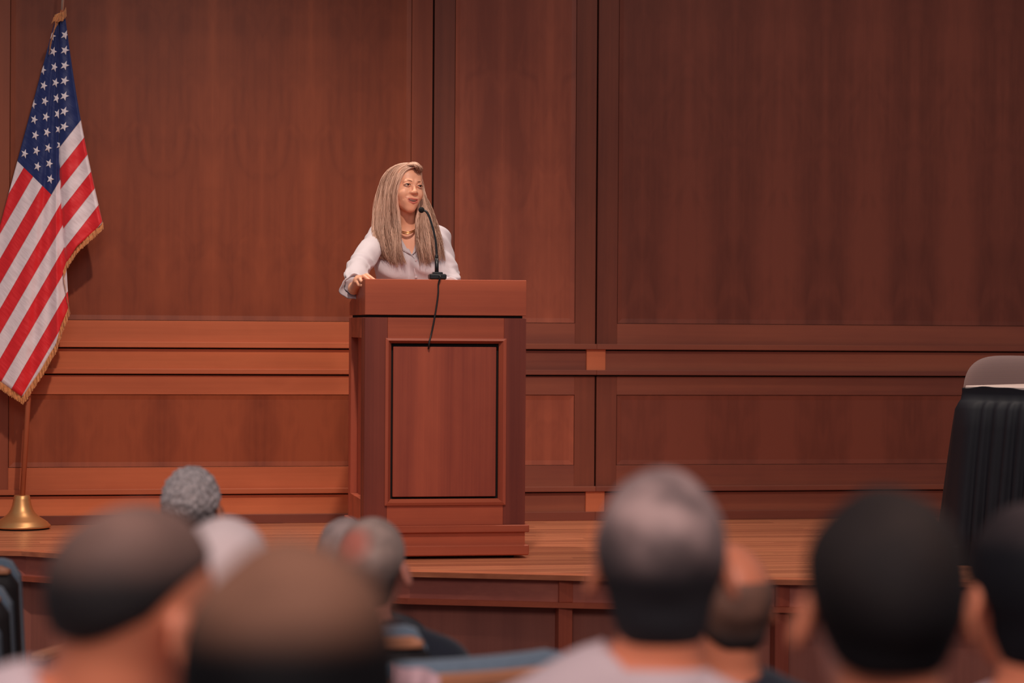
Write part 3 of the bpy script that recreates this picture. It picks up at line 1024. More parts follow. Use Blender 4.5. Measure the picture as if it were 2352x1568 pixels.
# the sitter would face the audience: back rest on the far side
superpad('backrest', 0.47, 0.46, 0.07, MT['rib_fabric'], chair, (0, 0.24, 0.625), curve=-0.04)
superpad('seat', 0.50, 0.48, 0.09, MT['rib_fabric'], chair, (0, 0, 0), curve=0.0).rotation_euler = (math.radians(90), 0, 0)
chair.children[-1].location = (0, 0.0, 0.44)
a = Acc(); a.tube([(0, 0.27, 0.60), (0, 0.28, 0.46), (0, 0.18, 0.385), (0, 0.0, 0.38)], 0.016, 10); a.build('back_bracket', MT['mic'], chair, True)
a = Acc(); a.tube([(0, 0, 0.08), (0, 0, 0.40)], 0.026, 14); a.build('column', MT['mic'], chair, True)
for k in range(5):
    w = 2 * math.pi * k / 5
    a = Acc(); a.tube([(0, 0, 0.10), (0.14 * math.cos(w), 0.14 * math.sin(w), 0.085), (0.27 * math.cos(w), 0.27 * math.sin(w), 0.065)], [0.022, 0.018, 0.013], 8)
    leg = a.build('leg', MT['mic'], chair, True)
    a = Acc(); a.lathe([(0.0, -0.028), (0.02, -0.022), (0.028, 0), (0.02, 0.022), (0.0, 0.028)], 14, (0.27 * math.cos(w), 0.27 * math.sin(w), 0.028), cap=False)
    a.build('caster', MT['mic'], leg, True)
# ------------------------------------------------------------------ implicit-surface toolkit for bodies
V3 = lambda *a: np.array(a, np.float64)


def ell(P, c, r):
    q = P - np.asarray(c); r = np.asarray(r)
    k0 = np.linalg.norm(q / r, axis=1); k1 = np.linalg.norm(q / (r * r), axis=1) + 1e-9
    return k0 * (k0 - 1) / k1


def cap(P, a, b, ra, rb):
    a = np.asarray(a, float); b = np.asarray(b, float); d = b - a
    t = np.clip(((P - a) @ d) / (d @ d), 0, 1)
    return np.linalg.norm(P - a - t[:, None] * d, axis=1) - (ra + (rb - ra) * t)


def chain(P, pts, rad):
    r = None
    for i in range(len(pts) - 1):
        q = cap(P, pts[i], pts[i + 1], rad[i], rad[i + 1])
        r = q if r is None else np.minimum(r, q)
    return r


def smin(a, b, k):
    h = np.clip(0.5 + 0.5 * (b - a) / k, 0, 1)
    return b + (a - b) * h - k * h * (1 - h)


def smax(a, b, k):
    return -smin(-a, -b, k)


def bumps(P, s, seed=0):
    g = np.random.default_rng(seed)
    r = 0
    for _ in range(10):
        d = g.normal(size=3); d /= np.linalg.norm(d)
        r = r + np.sin(P @ d * s * g.uniform(0.7, 1.4) + g.uniform(0, 6.28))
    return r / 7


def axis(lo, hi, step, fine=None):
    """grid axis with optional finer range (flo, fhi, fstep)"""
    if fine is None:
        return np.arange(lo, hi + step, step)
    flo, fhi, fs = fine
    a = np.arange(lo, flo, step) if lo < flo else np.array([])
    b = np.arange(flo, fhi, fs)
    c = np.arange(fhi, hi + step, step) if hi > fhi else np.array([])
    return np.concatenate([a, b, c])


def surface(field, ax, ay, az, blk=5):
    nx, ny, nz = len(ax), len(ay), len(az)
    # pad so that every axis is a whole number of blocks
    def pad(a):
        k = (-(len(a) - 1)) % blk
        return np.r_[a, a[-1] + (a[-1] - a[-2]) * np.arange(1, k + 1)] if k else a
    ax, ay, az = pad(ax), pad(ay), pad(az)
    nx, ny, nz = len(ax), len(ay), len(az)
    cx, cy, cz = ax[::blk], ay[::blk], az[::blk]
    X, Y, Z = np.meshgrid(cx, cy, cz, indexing='ij')
    cv = field(np.c_[X.ravel(), Y.ravel(), Z.ravel()]).reshape(X.shape)
    # per block: nearest corner value against the block diagonal
    s = [slice(0, -1), slice(1, None)]
    corners = np.stack([cv[s[i], s[j], s[k]] for i in (0, 1) for j in (0, 1) for k in (0, 1)])
    dg = np.sqrt(np.diff(cx)[:, None, None] ** 2 + np.diff(cy)[None, :, None] ** 2 + np.diff(cz)[None, None, :] ** 2)
    near = (np.abs(corners).min(0) < dg * 1.05) | (corners.min(0) * corners.max(0) < 0)
    vals = np.full((nx, ny, nz), 1.0)
    base = corners[0]
    full = np.repeat(np.repeat(np.repeat(base, blk, 0), blk, 1), blk, 2)
    vals[:-1, :-1, :-1] = full
    vals[-1] = 1.0; vals[:, -1] = 1.0; vals[:, :, -1] = 1.0
    nm = np.zeros((nx, ny, nz), bool)
    nb = np.repeat(np.repeat(np.repeat(near, blk, 0), blk, 1), blk, 2)
    for i in (0, 1):
        for j in (0, 1):
            for k in (0, 1):
                nm[i:nx - 1 + i, j:ny - 1 + j, k:nz - 1 + k] |= nb
    idx = np.argwhere(nm)
    vals[nm] = field(np.c_[ax[idx[:, 0]], ay[idx[:, 1]], az[idx[:, 2]]])
    ins = vals < 0
    cnt = np.zeros((nx - 1, ny - 1, nz - 1), np.int8)
    for i in (0, 1):
        for j in (0, 1):
            for k in (0, 1):
                cnt += ins[i:nx - 1 + i, j:ny - 1 + j, k:nz - 1 + k]
    act = np.argwhere((cnt > 0) & (cnt < 8))
    vid = np.full(cnt.shape, -1, np.int32)
    vid[act[:, 0], act[:, 1], act[:, 2]] = np.arange(len(act))
    acc = np.zeros((len(act), 3)); num = np.zeros(len(act))
    cor = [(i, j, k) for i in (0, 1) for j in (0, 1) for k in (0, 1)]
    for a_ in range(8):
        for b_ in range(a_ + 1, 8):
            ca, cb = np.array(cor[a_]), np.array(cor[b_])
            if np.abs(ca - cb).sum() != 1: continue
            va = vals[act[:, 0] + ca[0], act[:, 1] + ca[1], act[:, 2] + ca[2]]
            vb = vals[act[:, 0] + cb[0], act[:, 1] + cb[1], act[:, 2] + cb[2]]
            m_ = (va < 0) != (vb < 0)
            t = np.where(m_, va / (va - vb + 1e-12), 0)
            acc += np.where(m_[:, None], ca + (cb - ca) * t[:, None], 0); num += m_
    loc = acc / num[:, None] + act
    verts = np.c_[np.interp(loc[:, 0], np.arange(nx), ax), np.interp(loc[:, 1], np.arange(ny), ay), np.interp(loc[:, 2], np.arange(nz), az)]
    faces = []
    for d in range(3):
        sl0 = [slice(None)] * 3; sl1 = [slice(None)] * 3
        sl0[d] = slice(0, -1); sl1[d] = slice(1, None)
        ch = ins[tuple(sl0)] != ins[tuple(sl1)]
        e = np.argwhere(ch)
        o1, o2 = (d + 1) % 3, (d + 2) % 3
        lim = [nx - 1, ny - 1, nz - 1]
        e = e[(e[:, o1] > 0) & (e[:, o2] > 0) & (e[:, o1] < lim[o1]) & (e[:, o2] < lim[o2])]
        q = []
        for s1, s2 in ((1, 1), (0, 1), (0, 0), (1, 0)):
            c = e.copy(); c[:, o1] -= s1; c[:, o2] -= s2
            q.append(vid[c[:, 0], c[:, 1], c[:, 2]])
        q = np.stack(q, 1)
        sg = ins[e[:, 0], e[:, 1], e[:, 2]]
        q[~sg] = q[~sg][:, ::-1]
        faces.append(q)
    faces = np.concatenate(faces)
    faces = faces[(faces >= 0).all(1)]
    return verts, faces


def sdf_obj(name, field, ax, ay, az, mat, parent, relax=0.0, tint=None):
    v, f = surface(field, ax, ay, az)
    o = mk(name, v, f, mat, parent, True)
    if relax:
        md = o.modifiers.new('relax', 'SMOOTH'); md.factor = 0.5; md.iterations = int(relax)
    if tint is not None:
        at_ = o.data.attributes.new('tint', 'FLOAT', 'POINT')
        at_.data.foreach_set('value', tint(v).astype(np.float32))
    return o


def rotz(P, a):
    c, s = math.cos(a), math.sin(a)
    return np.c_[P[:, 0] * c - P[:, 1] * s, P[:, 0] * s + P[:, 1] * c, P[:, 2]]


def rotx(P, a):
    c, s = math.cos(a), math.sin(a)
    return np.c_[P[:, 0], P[:, 1] * c - P[:, 2] * s, P[:, 1] * s + P[:, 2] * c]


def roty(P, a):
    c, s = math.cos(a), math.sin(a)
    return np.c_[P[:, 0] * c + P[:, 2] * s, P[:, 1], -P[:, 0] * s + P[:, 2] * c]


def skin_mat(name, rgb, lip=(168, 70, 60), rough=0.5):
    m, nt, b = mat_new(name)
    L = nt.links
    atn = N(nt, 'ShaderNodeAttribute'); atn.attribute_name = 'tint'
    mx = N(nt, 'ShaderNodeMix', data_type='RGBA')
    L.new(atn.outputs['Fac'], mx.inputs['Factor'])
    mx.inputs['A'].default_value = lin(rgb); mx.inputs['B'].default_value = lin(lip)
    L.new(mx.outputs['Result'], b.inputs['Base Color'])
    b.inputs['Roughness'].default_value = rough
    b.inputs['Specular IOR Level'].default_value = 0.35
    b.inputs['Subsurface Weight'].default_value = 0.12
    b.inputs['Subsurface Radius'].default_value = (0.010, 0.004, 0.002)
    b.inputs['Subsurface Scale'].default_value = 0.6
    return m


def hair_strand_mat(name, c0, c1, rough=0.42):
    m, nt, b = mat_new(name)
    L = nt.links
    atn = N(nt, 'ShaderNodeAttribute'); atn.attribute_name = 'tone'
    rp = N(nt, 'ShaderNodeValToRGB')
    rp.color_ramp.elements[0].color = lin(c0); rp.color_ramp.elements[1].color = lin(c1)
    L.new(atn.outputs['Fac'], rp.inputs['Fac']); L.new(rp.outputs['Color'], b.inputs['Base Color'])
    b.inputs['Roughness'].default_value = rough; b.inputs['Specular IOR Level'].default_value = 0.5
    return m


# ------------------------------------------------------------------ the speaker
D0 = 10.85
wctr = P3((940 - 1176) / FPX * D0, D0, ZS)
woman = empty('person', wctr, -TH + math.atan(236 / FPX) * 0.0)
tag(woman, 'person with long blonde hair in a white blouse speaking behind the lectern', 'person')
LAT0 = (940 - 1176) / FPX * D0


def wl(px, py, dy):
    """pixel + depth offset -> the speaker's frame (x to the viewer's right, y away, z above the stage)"""
    D = D0 + dy
    return np.array([(px - 1176) / FPX * D - LAT0, dy, EYE - (py - (745 + 0.0065 * (px - 1176))) / FPX * D])


HC = wl(929.5, 427.5, 0.0)                     # head centre at eye level
YAW, TILT, LEAN = math.radians(29), math.radians(3), math.radians(5)


def to_head(P):
    return rotx(rotz(roty(P - HC, -LEAN), -YAW), TILT)


def from_head(p):
    p = np.atleast_2d(np.asarray(p, float))
    return roty(rotz(rotx(p, -TILT), YAW), LEAN) + HC


LIPU = [(-0.0320, -0.0760, -0.0570), (-0.020, -0.0838, -0.0622), (-0.005, -0.0890, -0.0628), (0.0, -0.0888, -0.0633), (0.005, -0.0890, -0.0628), (0.020, -0.0838, -0.0622), (0.0320, -0.0760, -0.0570)]
LIPL = [(-0.0320, -0.0760, -0.0575), (-0.018, -0.0830, -0.0742), (0.0, -0.0868, -0.0805), (0.018, -0.0830, -0.0742), (0.0320, -0.0760, -0.0575)]
RU = [0.0015, 0.0026, 0.0031, 0.0029, 0.0031, 0.0026, 0.0015]
RL = [0.0015, 0.0034, 0.0043, 0.0034, 0.0015]


def head_field(P):
    Q = to_head(P)
    A = Q.copy(); A[:, 0] = np.abs(A[:, 0])
    d = ell(Q, (0, 0.022, 0.022), (0.070, 0.088, 0.073))
    d = smin(d, ell(Q, (0, -0.030, 0.030), (0.056, 0.048, 0.055)), 0.03)
    d = smin(d, ell(Q, (0, -0.026, -0.035), (0.057, 0.054, 0.055)), 0.03)
    d = smin(d, ell(Q, (0, -0.034, -0.080), (0.041, 0.044, 0.034)), 0.03)
    d = smin(d, ell(Q, (0, -0.064, -0.104), (0.020, 0.017, 0.017)), 0.025)
    d = smin(d, ell(A, (0.036, -0.054, -0.038), (0.021, 0.021, 0.020)), 0.030)
    # brow ridge, eye sockets
    d = smin(d, cap(A, (0.012, -0.078, 0.014), (0.036, -0.071, 0.013), 0.008, 0.006), 0.018)
    d = smax(d, -ell(A, (0.031, -0.096, -0.001), (0.017, 0.016, 0.0105)), 0.010)
    # lids
    d = smin(d, chain(A, [(0.0165, -0.0800, -0.001), (0.024, -0.0845, 0.0040), (0.034, -0.0838, 0.0052), (0.046, -0.0750, 0.0008)], [0.0022, 0.0034, 0.0034, 0.002]), 0.003)
    d = smin(d, chain(A, [(0.0165, -0.0800, -0.002), (0.026, -0.0835, -0.0068), (0.037, -0.0812, -0.0062), (0.046, -0.0750, 0.0)], [0.0015, 0.0020, 0.0020, 0.0015]), 0.007)
    # nose
    d = smin(d, cap(Q, (0, -0.079, 0.002), (0, -0.0945, -0.029), 0.0065, 0.0088), 0.012)
    d = smin(d, ell(Q, (0, -0.0955, -0.0315), (0.0105, 0.0085, 0.0085)), 0.006)
    d = smin(d, ell(A, (0.0135, -0.0875, -0.0355), (0.0075, 0.0085, 0.0066)), 0.009)
    d = smax(d, -ell(A, (0.0068, -0.0920, -0.0410), (0.0035, 0.0045, 0.0033)), 0.002)
    # smile folds
    d = smax(d, -chain(A, [(0.018, -0.093, -0.042), (0.032, -0.083, -0.054), (0.0385, -0.071, -0.067)], [0.003, 0.004, 0.003]), 0.009)
    # mouth
    d = smin(d, ell(Q, (0, -0.066, -0.070), (0.034, 0.020, 0.022)), 0.018)
    d = smax(d, -ell(Q, (0, -0.092, -0.0680), (0.0290, 0.021, 0.0068)), 0.003)
    d = smin(d, chain(Q, LIPU, RU), 0.003)
    d = smin(d, chain(Q, LIPL, RL), 0.003)
    # ears
    d = smin(d, ell(A, (0.073, 0.012, -0.014), (0.009, 0.017, 0.030)), 0.008)
    return d


NB = wl(934, 540, 0.06)       # base of the neck


def lip_tint(v):
    Q = to_head(v)
    d = np.minimum(chain(Q, LIPU, RU), chain(Q, LIPL, RL))
    return np.clip(1 - (d - 0.0004) / 0.0016, 0, 1) * 0.85


SHL, SHR = (-0.136, 0.055, 1.368), (0.118, 0.055, 1.366)
ELL_, WRL = wl(819, 620, -0.23), wl(812, 663, -0.475)
ELR, WRR = np.array((0.190, -0.03, 1.13)), np.array((0.185, -0.27, 1.155))
# left (viewer) hand on the side rim of the lectern
KN = wl(823, 646, -0.555)
FING = [([(827, 638, -0.57), (842, 631.5, -0.60), (859, 643, -0.625)], [0.0100, 0.0090, 0.0072]),
        ([(824, 640, -0.585), (835, 634, -0.615), (850, 645, -0.640)], [0.0098, 0.0088, 0.0072]),
        ([(821, 643, -0.59), (826, 640, -0.622), (829, 646, -0.640)], [0.0095, 0.0086, 0.0074]),
        ([(817, 648, -0.585), (820, 648, -0.612), (823.5, 655, -0.622)], [0.0088, 0.0078, 0.0068]),
        ([(819, 652, -0.55), (825, 650, -0.60), (830, 655, -0.632)], [0.0115, 0.0095, 0.0080])]


def arm_field(P, off=0.0):
    d = chain(P, [SHL, (np.asarray(SHL) + np.asarray(ELL_)) / 2 + (-0.006, 0, 0), ELL_, WRL], [0.044 + off, 0.039 + off, 0.036 + off, 0.026 + off])
    e = chain(P, [SHR, (np.asarray(SHR) + ELR) / 2 + (0.006, 0, 0), ELR, WRR], [0.044 + off, 0.039 + off, 0.036 + off, 0.026 + off])
    return d, e


def torso_field(P):
    A = P.copy(); A[:, 0] = np.abs(A[:, 0])
    d = ell(P, (0, 0.06, 1.24), (0.150, 0.095, 0.20))
    d = smin(d, cap(P, SHL, SHR, 0.048, 0.048), 0.06)
    d = smin(d, ell(P, (0, 0.06, 1.02), (0.125, 0.088, 0.17)), 0.06)
    d = smin(d, ell(P, (0, 0.07, 0.86), (0.170, 0.115, 0.14)), 0.06)
    d = smin(d, ell(A, (0.072, -0.022, 1.235), (0.066, 0.058, 0.066)), 0.04)
    return d


def hand_fields(P):
    d = cap(P, WRL, KN, 0.023, 0.020)
    d = smin(d, ell(P, KN + (0.002, 0.012, 0.002), (0.021, 0.040, 0.024)), 0.02)
    for pts_, rr_ in FING:
        d = smin(d, chain(P, [wl(*q) for q in pts_], rr_), 0.004)
    # other hand, resting on the sloping top
    h = WRR
    pal = h + np.array((-0.012, -0.055, -0.010))
    e = smin(cap(P, h, pal, 0.024, 0.020), ell(P, pal, (0.036, 0.042, 0.015)), 0.02)
    for k in range(4):
        kn = pal + np.array((-0.026 + 0.018 * k, -0.034, 0.002))
        e = smin(e, chain(P, [kn, kn + (-0.003, -0.030, 0.008), kn + (-0.005, -0.056 - (0.008 if k in (1, 2) else 0), -0.004)], [0.0090, 0.0085, 0.0070]), 0.006)
    e = smin(e, chain(P, [pal + (-0.028, 0.012, 0), pal + (-0.050, -0.014, 0.003), pal + (-0.058, -0.040, -0.002)], [0.012, 0.010, 0.008]), 0.006)
    return np.minimum(d, e)


def woman_body(P):
    A = P.copy(); A[:, 0] = np.abs(A[:, 0])
    d = torso_field(P) + 0.006
    d = smin(d, chain(P, [NB, wl(933, 505, 0.035), from_head((0, 0.02, -0.06))[0]], [0.056, 0.046, 0.047]), 0.03)
    d = smin(d, cap(P, wl(934, 536, 0.065), SHL, 0.045, 0.046), 0.03)
    d = smin(d, cap(P, wl(934, 536, 0.065), SHR, 0.045, 0.046), 0.03)
    d = smin(d, head_field(P), 0.014)
    a, e = arm_field(P)
    d = smin(d, np.minimum(a, e), 0.02)
    d = smin(d, hand_fields(P), 0.006)
    d = smin(d, chain(A, [(0.082, 0.07, 0.84), (0.082, 0.065, 0.48), (0.080, 0.085, 0.11)], [0.086, 0.056, 0.036]), 0.05)
    d = smin(d, chain(A, [(0.080, 0.085, 0.09), (0.082, 0.02, 0.050), (0.084, -0.09, 0.022)], [0.036, 0.030, 0.020]), 0.02)
    return d


MT['skin_w'] = skin_mat('speaker_skin', (238, 172, 140), (190, 92, 84), 0.42)
axw = np.concatenate([np.arange(-0.36, -0.24, 0.007), np.arange(-0.24, HC[0] - 0.085, 0.0040), axis(HC[0] - 0.085, 0.34, 0.007, (HC[0] - 0.085, HC[0] + 0.135, 0.0024))])
ayw = np.concatenate([np.arange(-0.72, -0.665, 0.007), np.arange(-0.665, -0.53, 0.0036), axis(-0.53, 0.22, 0.007, (-0.115, 0.04, 0.0026))])
azw = np.concatenate([np.arange(-0.01, 1.12, 0.010), np.arange(1.12, 1.20, 0.0036), axis(1.20, 1.76, 0.009, (HC[2] - 0.135, HC[2] + 0.11, 0.0022))])
sdf_obj('body', woman_body, axw, ayw, azw, MT['skin_w'], woman, 1, lip_tint)

# eyes, lashes, brows, teeth
MT['eye_white'] = plain('eye_white', (214, 196, 186), 0.25)
MT['iris'] = plain('iris', (40, 24, 18), 0.15)
MT['lash'] = plain('lash', (34, 22, 18), 0.6)
MT['brow'] = plain('brow', (150, 100, 74), 0.8)
MT['teeth'] = plain('teeth', (236, 222, 210), 0.3)
for sx in (-1, 1):
    a = Acc()
    a.lathe([(0.0125 * math.sin(t), 0.0125 * math.cos(t)) for t in np.linspace(0.02, math.pi - 0.02, 14)], 20, (0, 0, 0))
    eye = a.build('eye', MT['eye_white'], woman, True)
    eye.location = from_head((sx * 0.0305, -0.0715, -0.0008))[0]
    a = Acc()   # iris: a cap on the ball, looking along the gaze
    prof = [(0.0001, 0.01275), (0.003, 0.0124), (0.0056, 0.01125), (0.0058, 0.0108)]
    a.lathe(prof[::-1], 16)
    ir = a.build('iris', MT['iris'], eye, True)
    gz = from_head((0.22, -1, -0.02))[0] - HC
    ir.rotation_euler = Vector(gz).to_track_quat('Z', 'Y').to_euler()
    a = Acc()
    pts = [(sx * x_, y_, z_) for x_, y_, z_ in ((0.0165, -0.0825, -0.0010), (0.0215, -0.0872, 0.0020), (0.028, -0.0886, 0.0034), (0.036, -0.0866, 0.0030), (0.0435, -0.0802, 0.0002), (0.0485, -0.0750, 0.0005))]
    a.tube([Vector(p) for p in from_head(spline(pts, 14))], [0.0006] + [0.0013] * 11 + [0.001, 0.0004], 6)
    a.build('eyelashes', MT['lash'], woman, True)
    a = Acc()
    pts = [(sx * x_, y_, z_) for x_, y_, z_ in ((0.0125, -0.0866, 0.0150), (0.021, -0.0858, 0.0175), (0.031, -0.0806, 0.0190), (0.045, -0.0702, 0.0135))]
    a.tube([Vector(p) for p in from_head(spline(pts, 12))], [0.0014, 0.0021, 0.0022, 0.0022, 0.0021, 0.002, 0.0018, 0.0016, 0.0014, 0.0012, 0.001, 0.0004], 6)
    a.build('eyebrow', MT['brow'], woman, True)
a = Acc()
tp = spline([(-0.023, -0.0705, -0.0640), (-0.011, -0.0795, -0.0658), (0.0, -0.0825, -0.0662), (0.011, -0.0795, -0.0658), (0.023, -0.0705, -0.0640)], 15)
a.tube([Vector(p) for p in from_head(tp)], 0.0040, 8)
a.build('teeth', MT['teeth'], woman, True)
MT['mouth'] = plain('mouth_inside', (70, 22, 20), 0.6)
a = Acc()
tp = spline([(-0.019, -0.0705, -0.070), (0.0, -0.0785, -0.0735), (0.019, -0.0705, -0.070)], 11)
a.tube([Vector(p) for p in from_head(tp)], 0.0050, 8)
a.build('tongue', MT['mouth'], woman, True)

# blouse
MT['blouse'] = plain('white_blouse', (206, 194, 199), 0.75, sheen=0.2, bump=0.12, bscale=60)
VB = wl(944, 585, -0.08)


def folds(P):
    return 0.0028 * np.sin(P[:, 2] * 70 + P[:, 0] * 25 + 3 * np.sin(P[:, 1] * 30)) + 0.002 * bumps(P, 55, 3)


def blouse_f(P):
    a, e = arm_field(P, 0.013)
    # roll of cloth above the elbow and pushed-up creases
    cr = 0.006 * np.maximum(0, np.sin((P[:, 2] - 0.35 * P[:, 1] + 0.25 * P[:, 0]) * 150)) * np.clip((1.27 - P[:, 2]) / 0.05, 0, 1)
    arms = np.minimum(a, e) - cr
    el = np.asarray(ELL_); wr = np.asarray(WRL)
    dv = (wr - el) / np.linalg.norm(wr - el)
    cutL = (P - (wr - dv * 0.020)) @ dv          # cuff of the viewer's left arm
    dw = (WRR - ELR) / np.linalg.norm(WRR - ELR)
    cutR = (P - (WRR - dw * 0.03)) @ dw
    arms = np.maximum(np.maximum(a - cr, np.where(P[:, 0] < 0, cutL, -1)), -1)
    armr = np.maximum(e - cr, np.where(P[:, 0] > 0, cutR, -1))
    d = torso_field(P) - 0.011
    d = smin(d, cap(P, wl(934, 540, 0.065), SHL, 0.046, 0.050), 0.03)
    d = smin(d, cap(P, wl(934, 540, 0.065), SHR, 0.046, 0.050), 0.03)
    d = smin(d, np.minimum(arms, armr), 0.025)
    d = d + folds(P) * 1.3
    d = np.maximum(d, 0.80 - P[:, 2])
    # neck opening and the V
    d = smax(d, -chain(P, [wl(935, 560, -0.05), wl(934, 530, 0.03), wl(934, 480, 0.03)], [0.03, 0.060, 0.075]), 0.006)
    wv = np.abs(P[:, 0] - VB[0] + (P[:, 2] - VB[2]) * 0.07) - (P[:, 2] - VB[2]) * 0.36
    d = smax(d, -np.maximum(wv, P[:, 1] - 0.0), 0.004)
    return d


sdf_obj('blouse', blouse_f, axis(-0.38, 0.36, 0.0052), axis(-0.52, 0.22, 0.006), axis(0.78, 1.47, 0.0052, (1.08, 1.47, 0.0046)), MT['blouse'], woman, 1)
MT['trousers_w'] = plain('dark_skirt', (36, 34, 42), 0.8)


def trouser_f(P):
    A = P.copy(); A[:, 0] = np.abs(A[:, 0])
    d = ell(P, (0, 0.07, 0.86), (0.180, 0.125, 0.15))
    d = smin(d, chain(A, [(0.082, 0.07, 0.84), (0.082, 0.065, 0.48), (0.080, 0.085, 0.11)], [0.098, 0.070, 0.055]), 0.05)
    return np.maximum(np.maximum(d, P[:, 2] - 0.96), 0.06 - P[:, 2])


sdf_obj('trousers', trouser_f, axis(-0.22, 0.22, 0.010), axis(-0.1, 0.24, 0.010), axis(0.03, 1.0, 0.012), MT['trousers_w'], woman, 1)


for sx in (-1, 1):
    def shoe_f(P, sx=sx):
        d = chain(P, [(sx * 0.080, 0.085, 0.080), (sx * 0.082, 0.02, 0.048), (sx * 0.084, -0.09, 0.026)], [0.040, 0.036, 0.027])
        d = smin(d, cap(P, (sx * 0.080, 0.095, 0.06), (sx * 0.080, 0.10, 0.012), 0.024, 0.012), 0.01)
        return np.maximum(np.maximum(d, P[:, 2] - 0.085), 0.0 - P[:, 2])
    sdf_obj('shoe', shoe_f, axis(sx * 0.082 - 0.06, sx * 0.082 + 0.06, 0.008), axis(-0.14, 0.16, 0.008), axis(-0.01, 0.11, 0.008), MT['mic'], woman, 1)


def front_y(x, z):
    """front surface of the blouse at (x, z): march from the viewer"""
    P = np.c_[np.full(160, x), np.linspace(-0.14, 0.06, 160), np.full(160, z)]
    d = torso_field(P) - 0.011
    i = np.argmax(d < 0)
    return P[i, 1] if d[i] < 0 else 0.0


def plate(name, pix, mat, thick=0.003, lift=0.004):
    """flat cloth piece laid on the front of the blouse, outline in pixels"""
    v = []
    for px_, py_ in pix:
        p = wl(px_, py_, -0.05); yy = front_y(p[0], p[2]) - lift
        v.append(wl(px_, py_, yy))
    n = len(v)
    vv = [tuple(p) for p in v] + [tuple(p + V3(0, thick, 0)) for p in v]
    return mk(name, vv, [tuple(range(n))[::-1], tuple(range(n, 2 * n))] + [(i, (i + 1) % n, n + (i + 1) % n, n + i) for i in range(n)], mat, woman)


plate('collar', [(911, 532), (917, 541), (926, 558), (936, 575), (944, 586), (951, 594), (949, 588), (938, 583), (926, 576), (915, 566), (909, 552)], MT['blouse'], lift=0.007)
plate('collar', [(959, 528), (957, 545), (953, 562), (945, 585), (950, 581), (957, 572), (962, 560), (965, 545)], MT['blouse'], lift=0.007)
plate('placket', [(946, 592), (958, 590), (961, 616), (961, 650), (950, 650), (950, 620)], MT['blouse'], lift=0.0035)
MT['button'] = plain('pearl_button', (206, 186, 190), 0.3)
for bx, by in ((955, 598), (954.5, 636)):
    p = wl(bx, by, -0.05); yy = front_y(p[0], p[2]) - 0.006
    p = wl(bx, by, yy)
    a = Acc(); a.lathe([(0.0055, 0), (0.0055, 0.0025), (0.004, 0.0032)], 14)
    bo = a.build('button', MT['button'], woman)
    bo.location = p; bo.rotation_euler = (math.radians(90), 0, 0)
# turned-up cuff on the viewer's left
el = np.asarray(ELL_); wr = np.asarray(WRL); dv = (wr - el) / np.linalg.norm(wr - el)
a = Acc()
c0_ = Vector(wr - dv * 0.065); c1_ = Vector(wr - dv * 0.012)
n1 = Vector(dv).cross(Vector((0, 0, 1))).normalized(); n2 = Vector(dv).cross(n1)
ring = []
for j, (q, r0) in enumerate(((0, 0.042), (0.35, 0.045), (0.7, 0.050), (1.0, 0.058), (0.96, 0.053), (0.6, 0.041))):
    cc_ = c0_.lerp(c1_, q)
    for k in range(36):
        w = 2 * math.pi * k / 36
        rr = r0 * (1 + 0.10 * math.sin(3 * w + 0.8) * q + 0.05 * math.sin(7 * w) * q)
        a.v.append(tuple(cc_ + (n1 * math.cos(w) + n2 * math.sin(w)) * rr + Vector(dv) * (0.008 * math.sin(2 * w + 1.2) * q)))
for j in range(5):
    for k in range(36):
        a.f.append((j * 36 + k, j * 36 + (k + 1) % 36, (j + 1) * 36 + (k + 1) % 36, (j + 1) * 36 + k))
a.build('cuff', MT['blouse'], woman, True)
# necklace
MT['gold'] = plain('gold', (236, 178, 118), 0.25, metal=0.9)
for dz in (0, 3.2):
    a = Acc()
    pts = [wl(905, 520 + dz, 0.05), wl(911, 526 + dz, 0.0), wl(921, 531 + dz, -0.030), wl(933, 533 + dz * 1.2, -0.040), wl(945, 530.5 + dz, -0.032), wl(953, 526 + dz, -0.004), wl(960, 519 + dz, 0.05)]
    a.tube([Vector(p) for p in spline(pts, 30)], 0.0027, 8)
    a.build('necklace', MT['gold'], woman, True)

# ---- hair: a cap under many strands
MT['hair_w'] = hair_strand_mat('blonde_hair', (132, 88, 66), (244, 200, 176), 0.4)
MT['hair_cap'] = plain('hair_under', (150, 108, 88), 0.6, noise=0.2, nscale=60)


def hair_cap_f(P):
    Q = to_head(P)
    d = ell(Q, (0, 0.026, 0.024), (0.077, 0.094, 0.081))
    # open over the face
    face = ell(Q, (0.006, -0.085, -0.040), (0.058, 0.080, 0.112))
    d = smax(d, -face, 0.006)
    low = chain(P, [wl(905, 470, 0.06), wl(905, 540, 0.09)], [0.06, 0.055])
    low2 = chain(P, [wl(955, 470, 0.07), wl(965, 540, 0.09)], [0.05, 0.05])
    d = smin(d, np.minimum(low, low2), 0.03)
    return d


sdf_obj('hair_cap', hair_cap_f, axis(-0.16, 0.14, 0.005), axis(-0.12, 0.18, 0.005), axis(1.30, 1.74, 0.005), MT['hair_cap'], woman, 1)

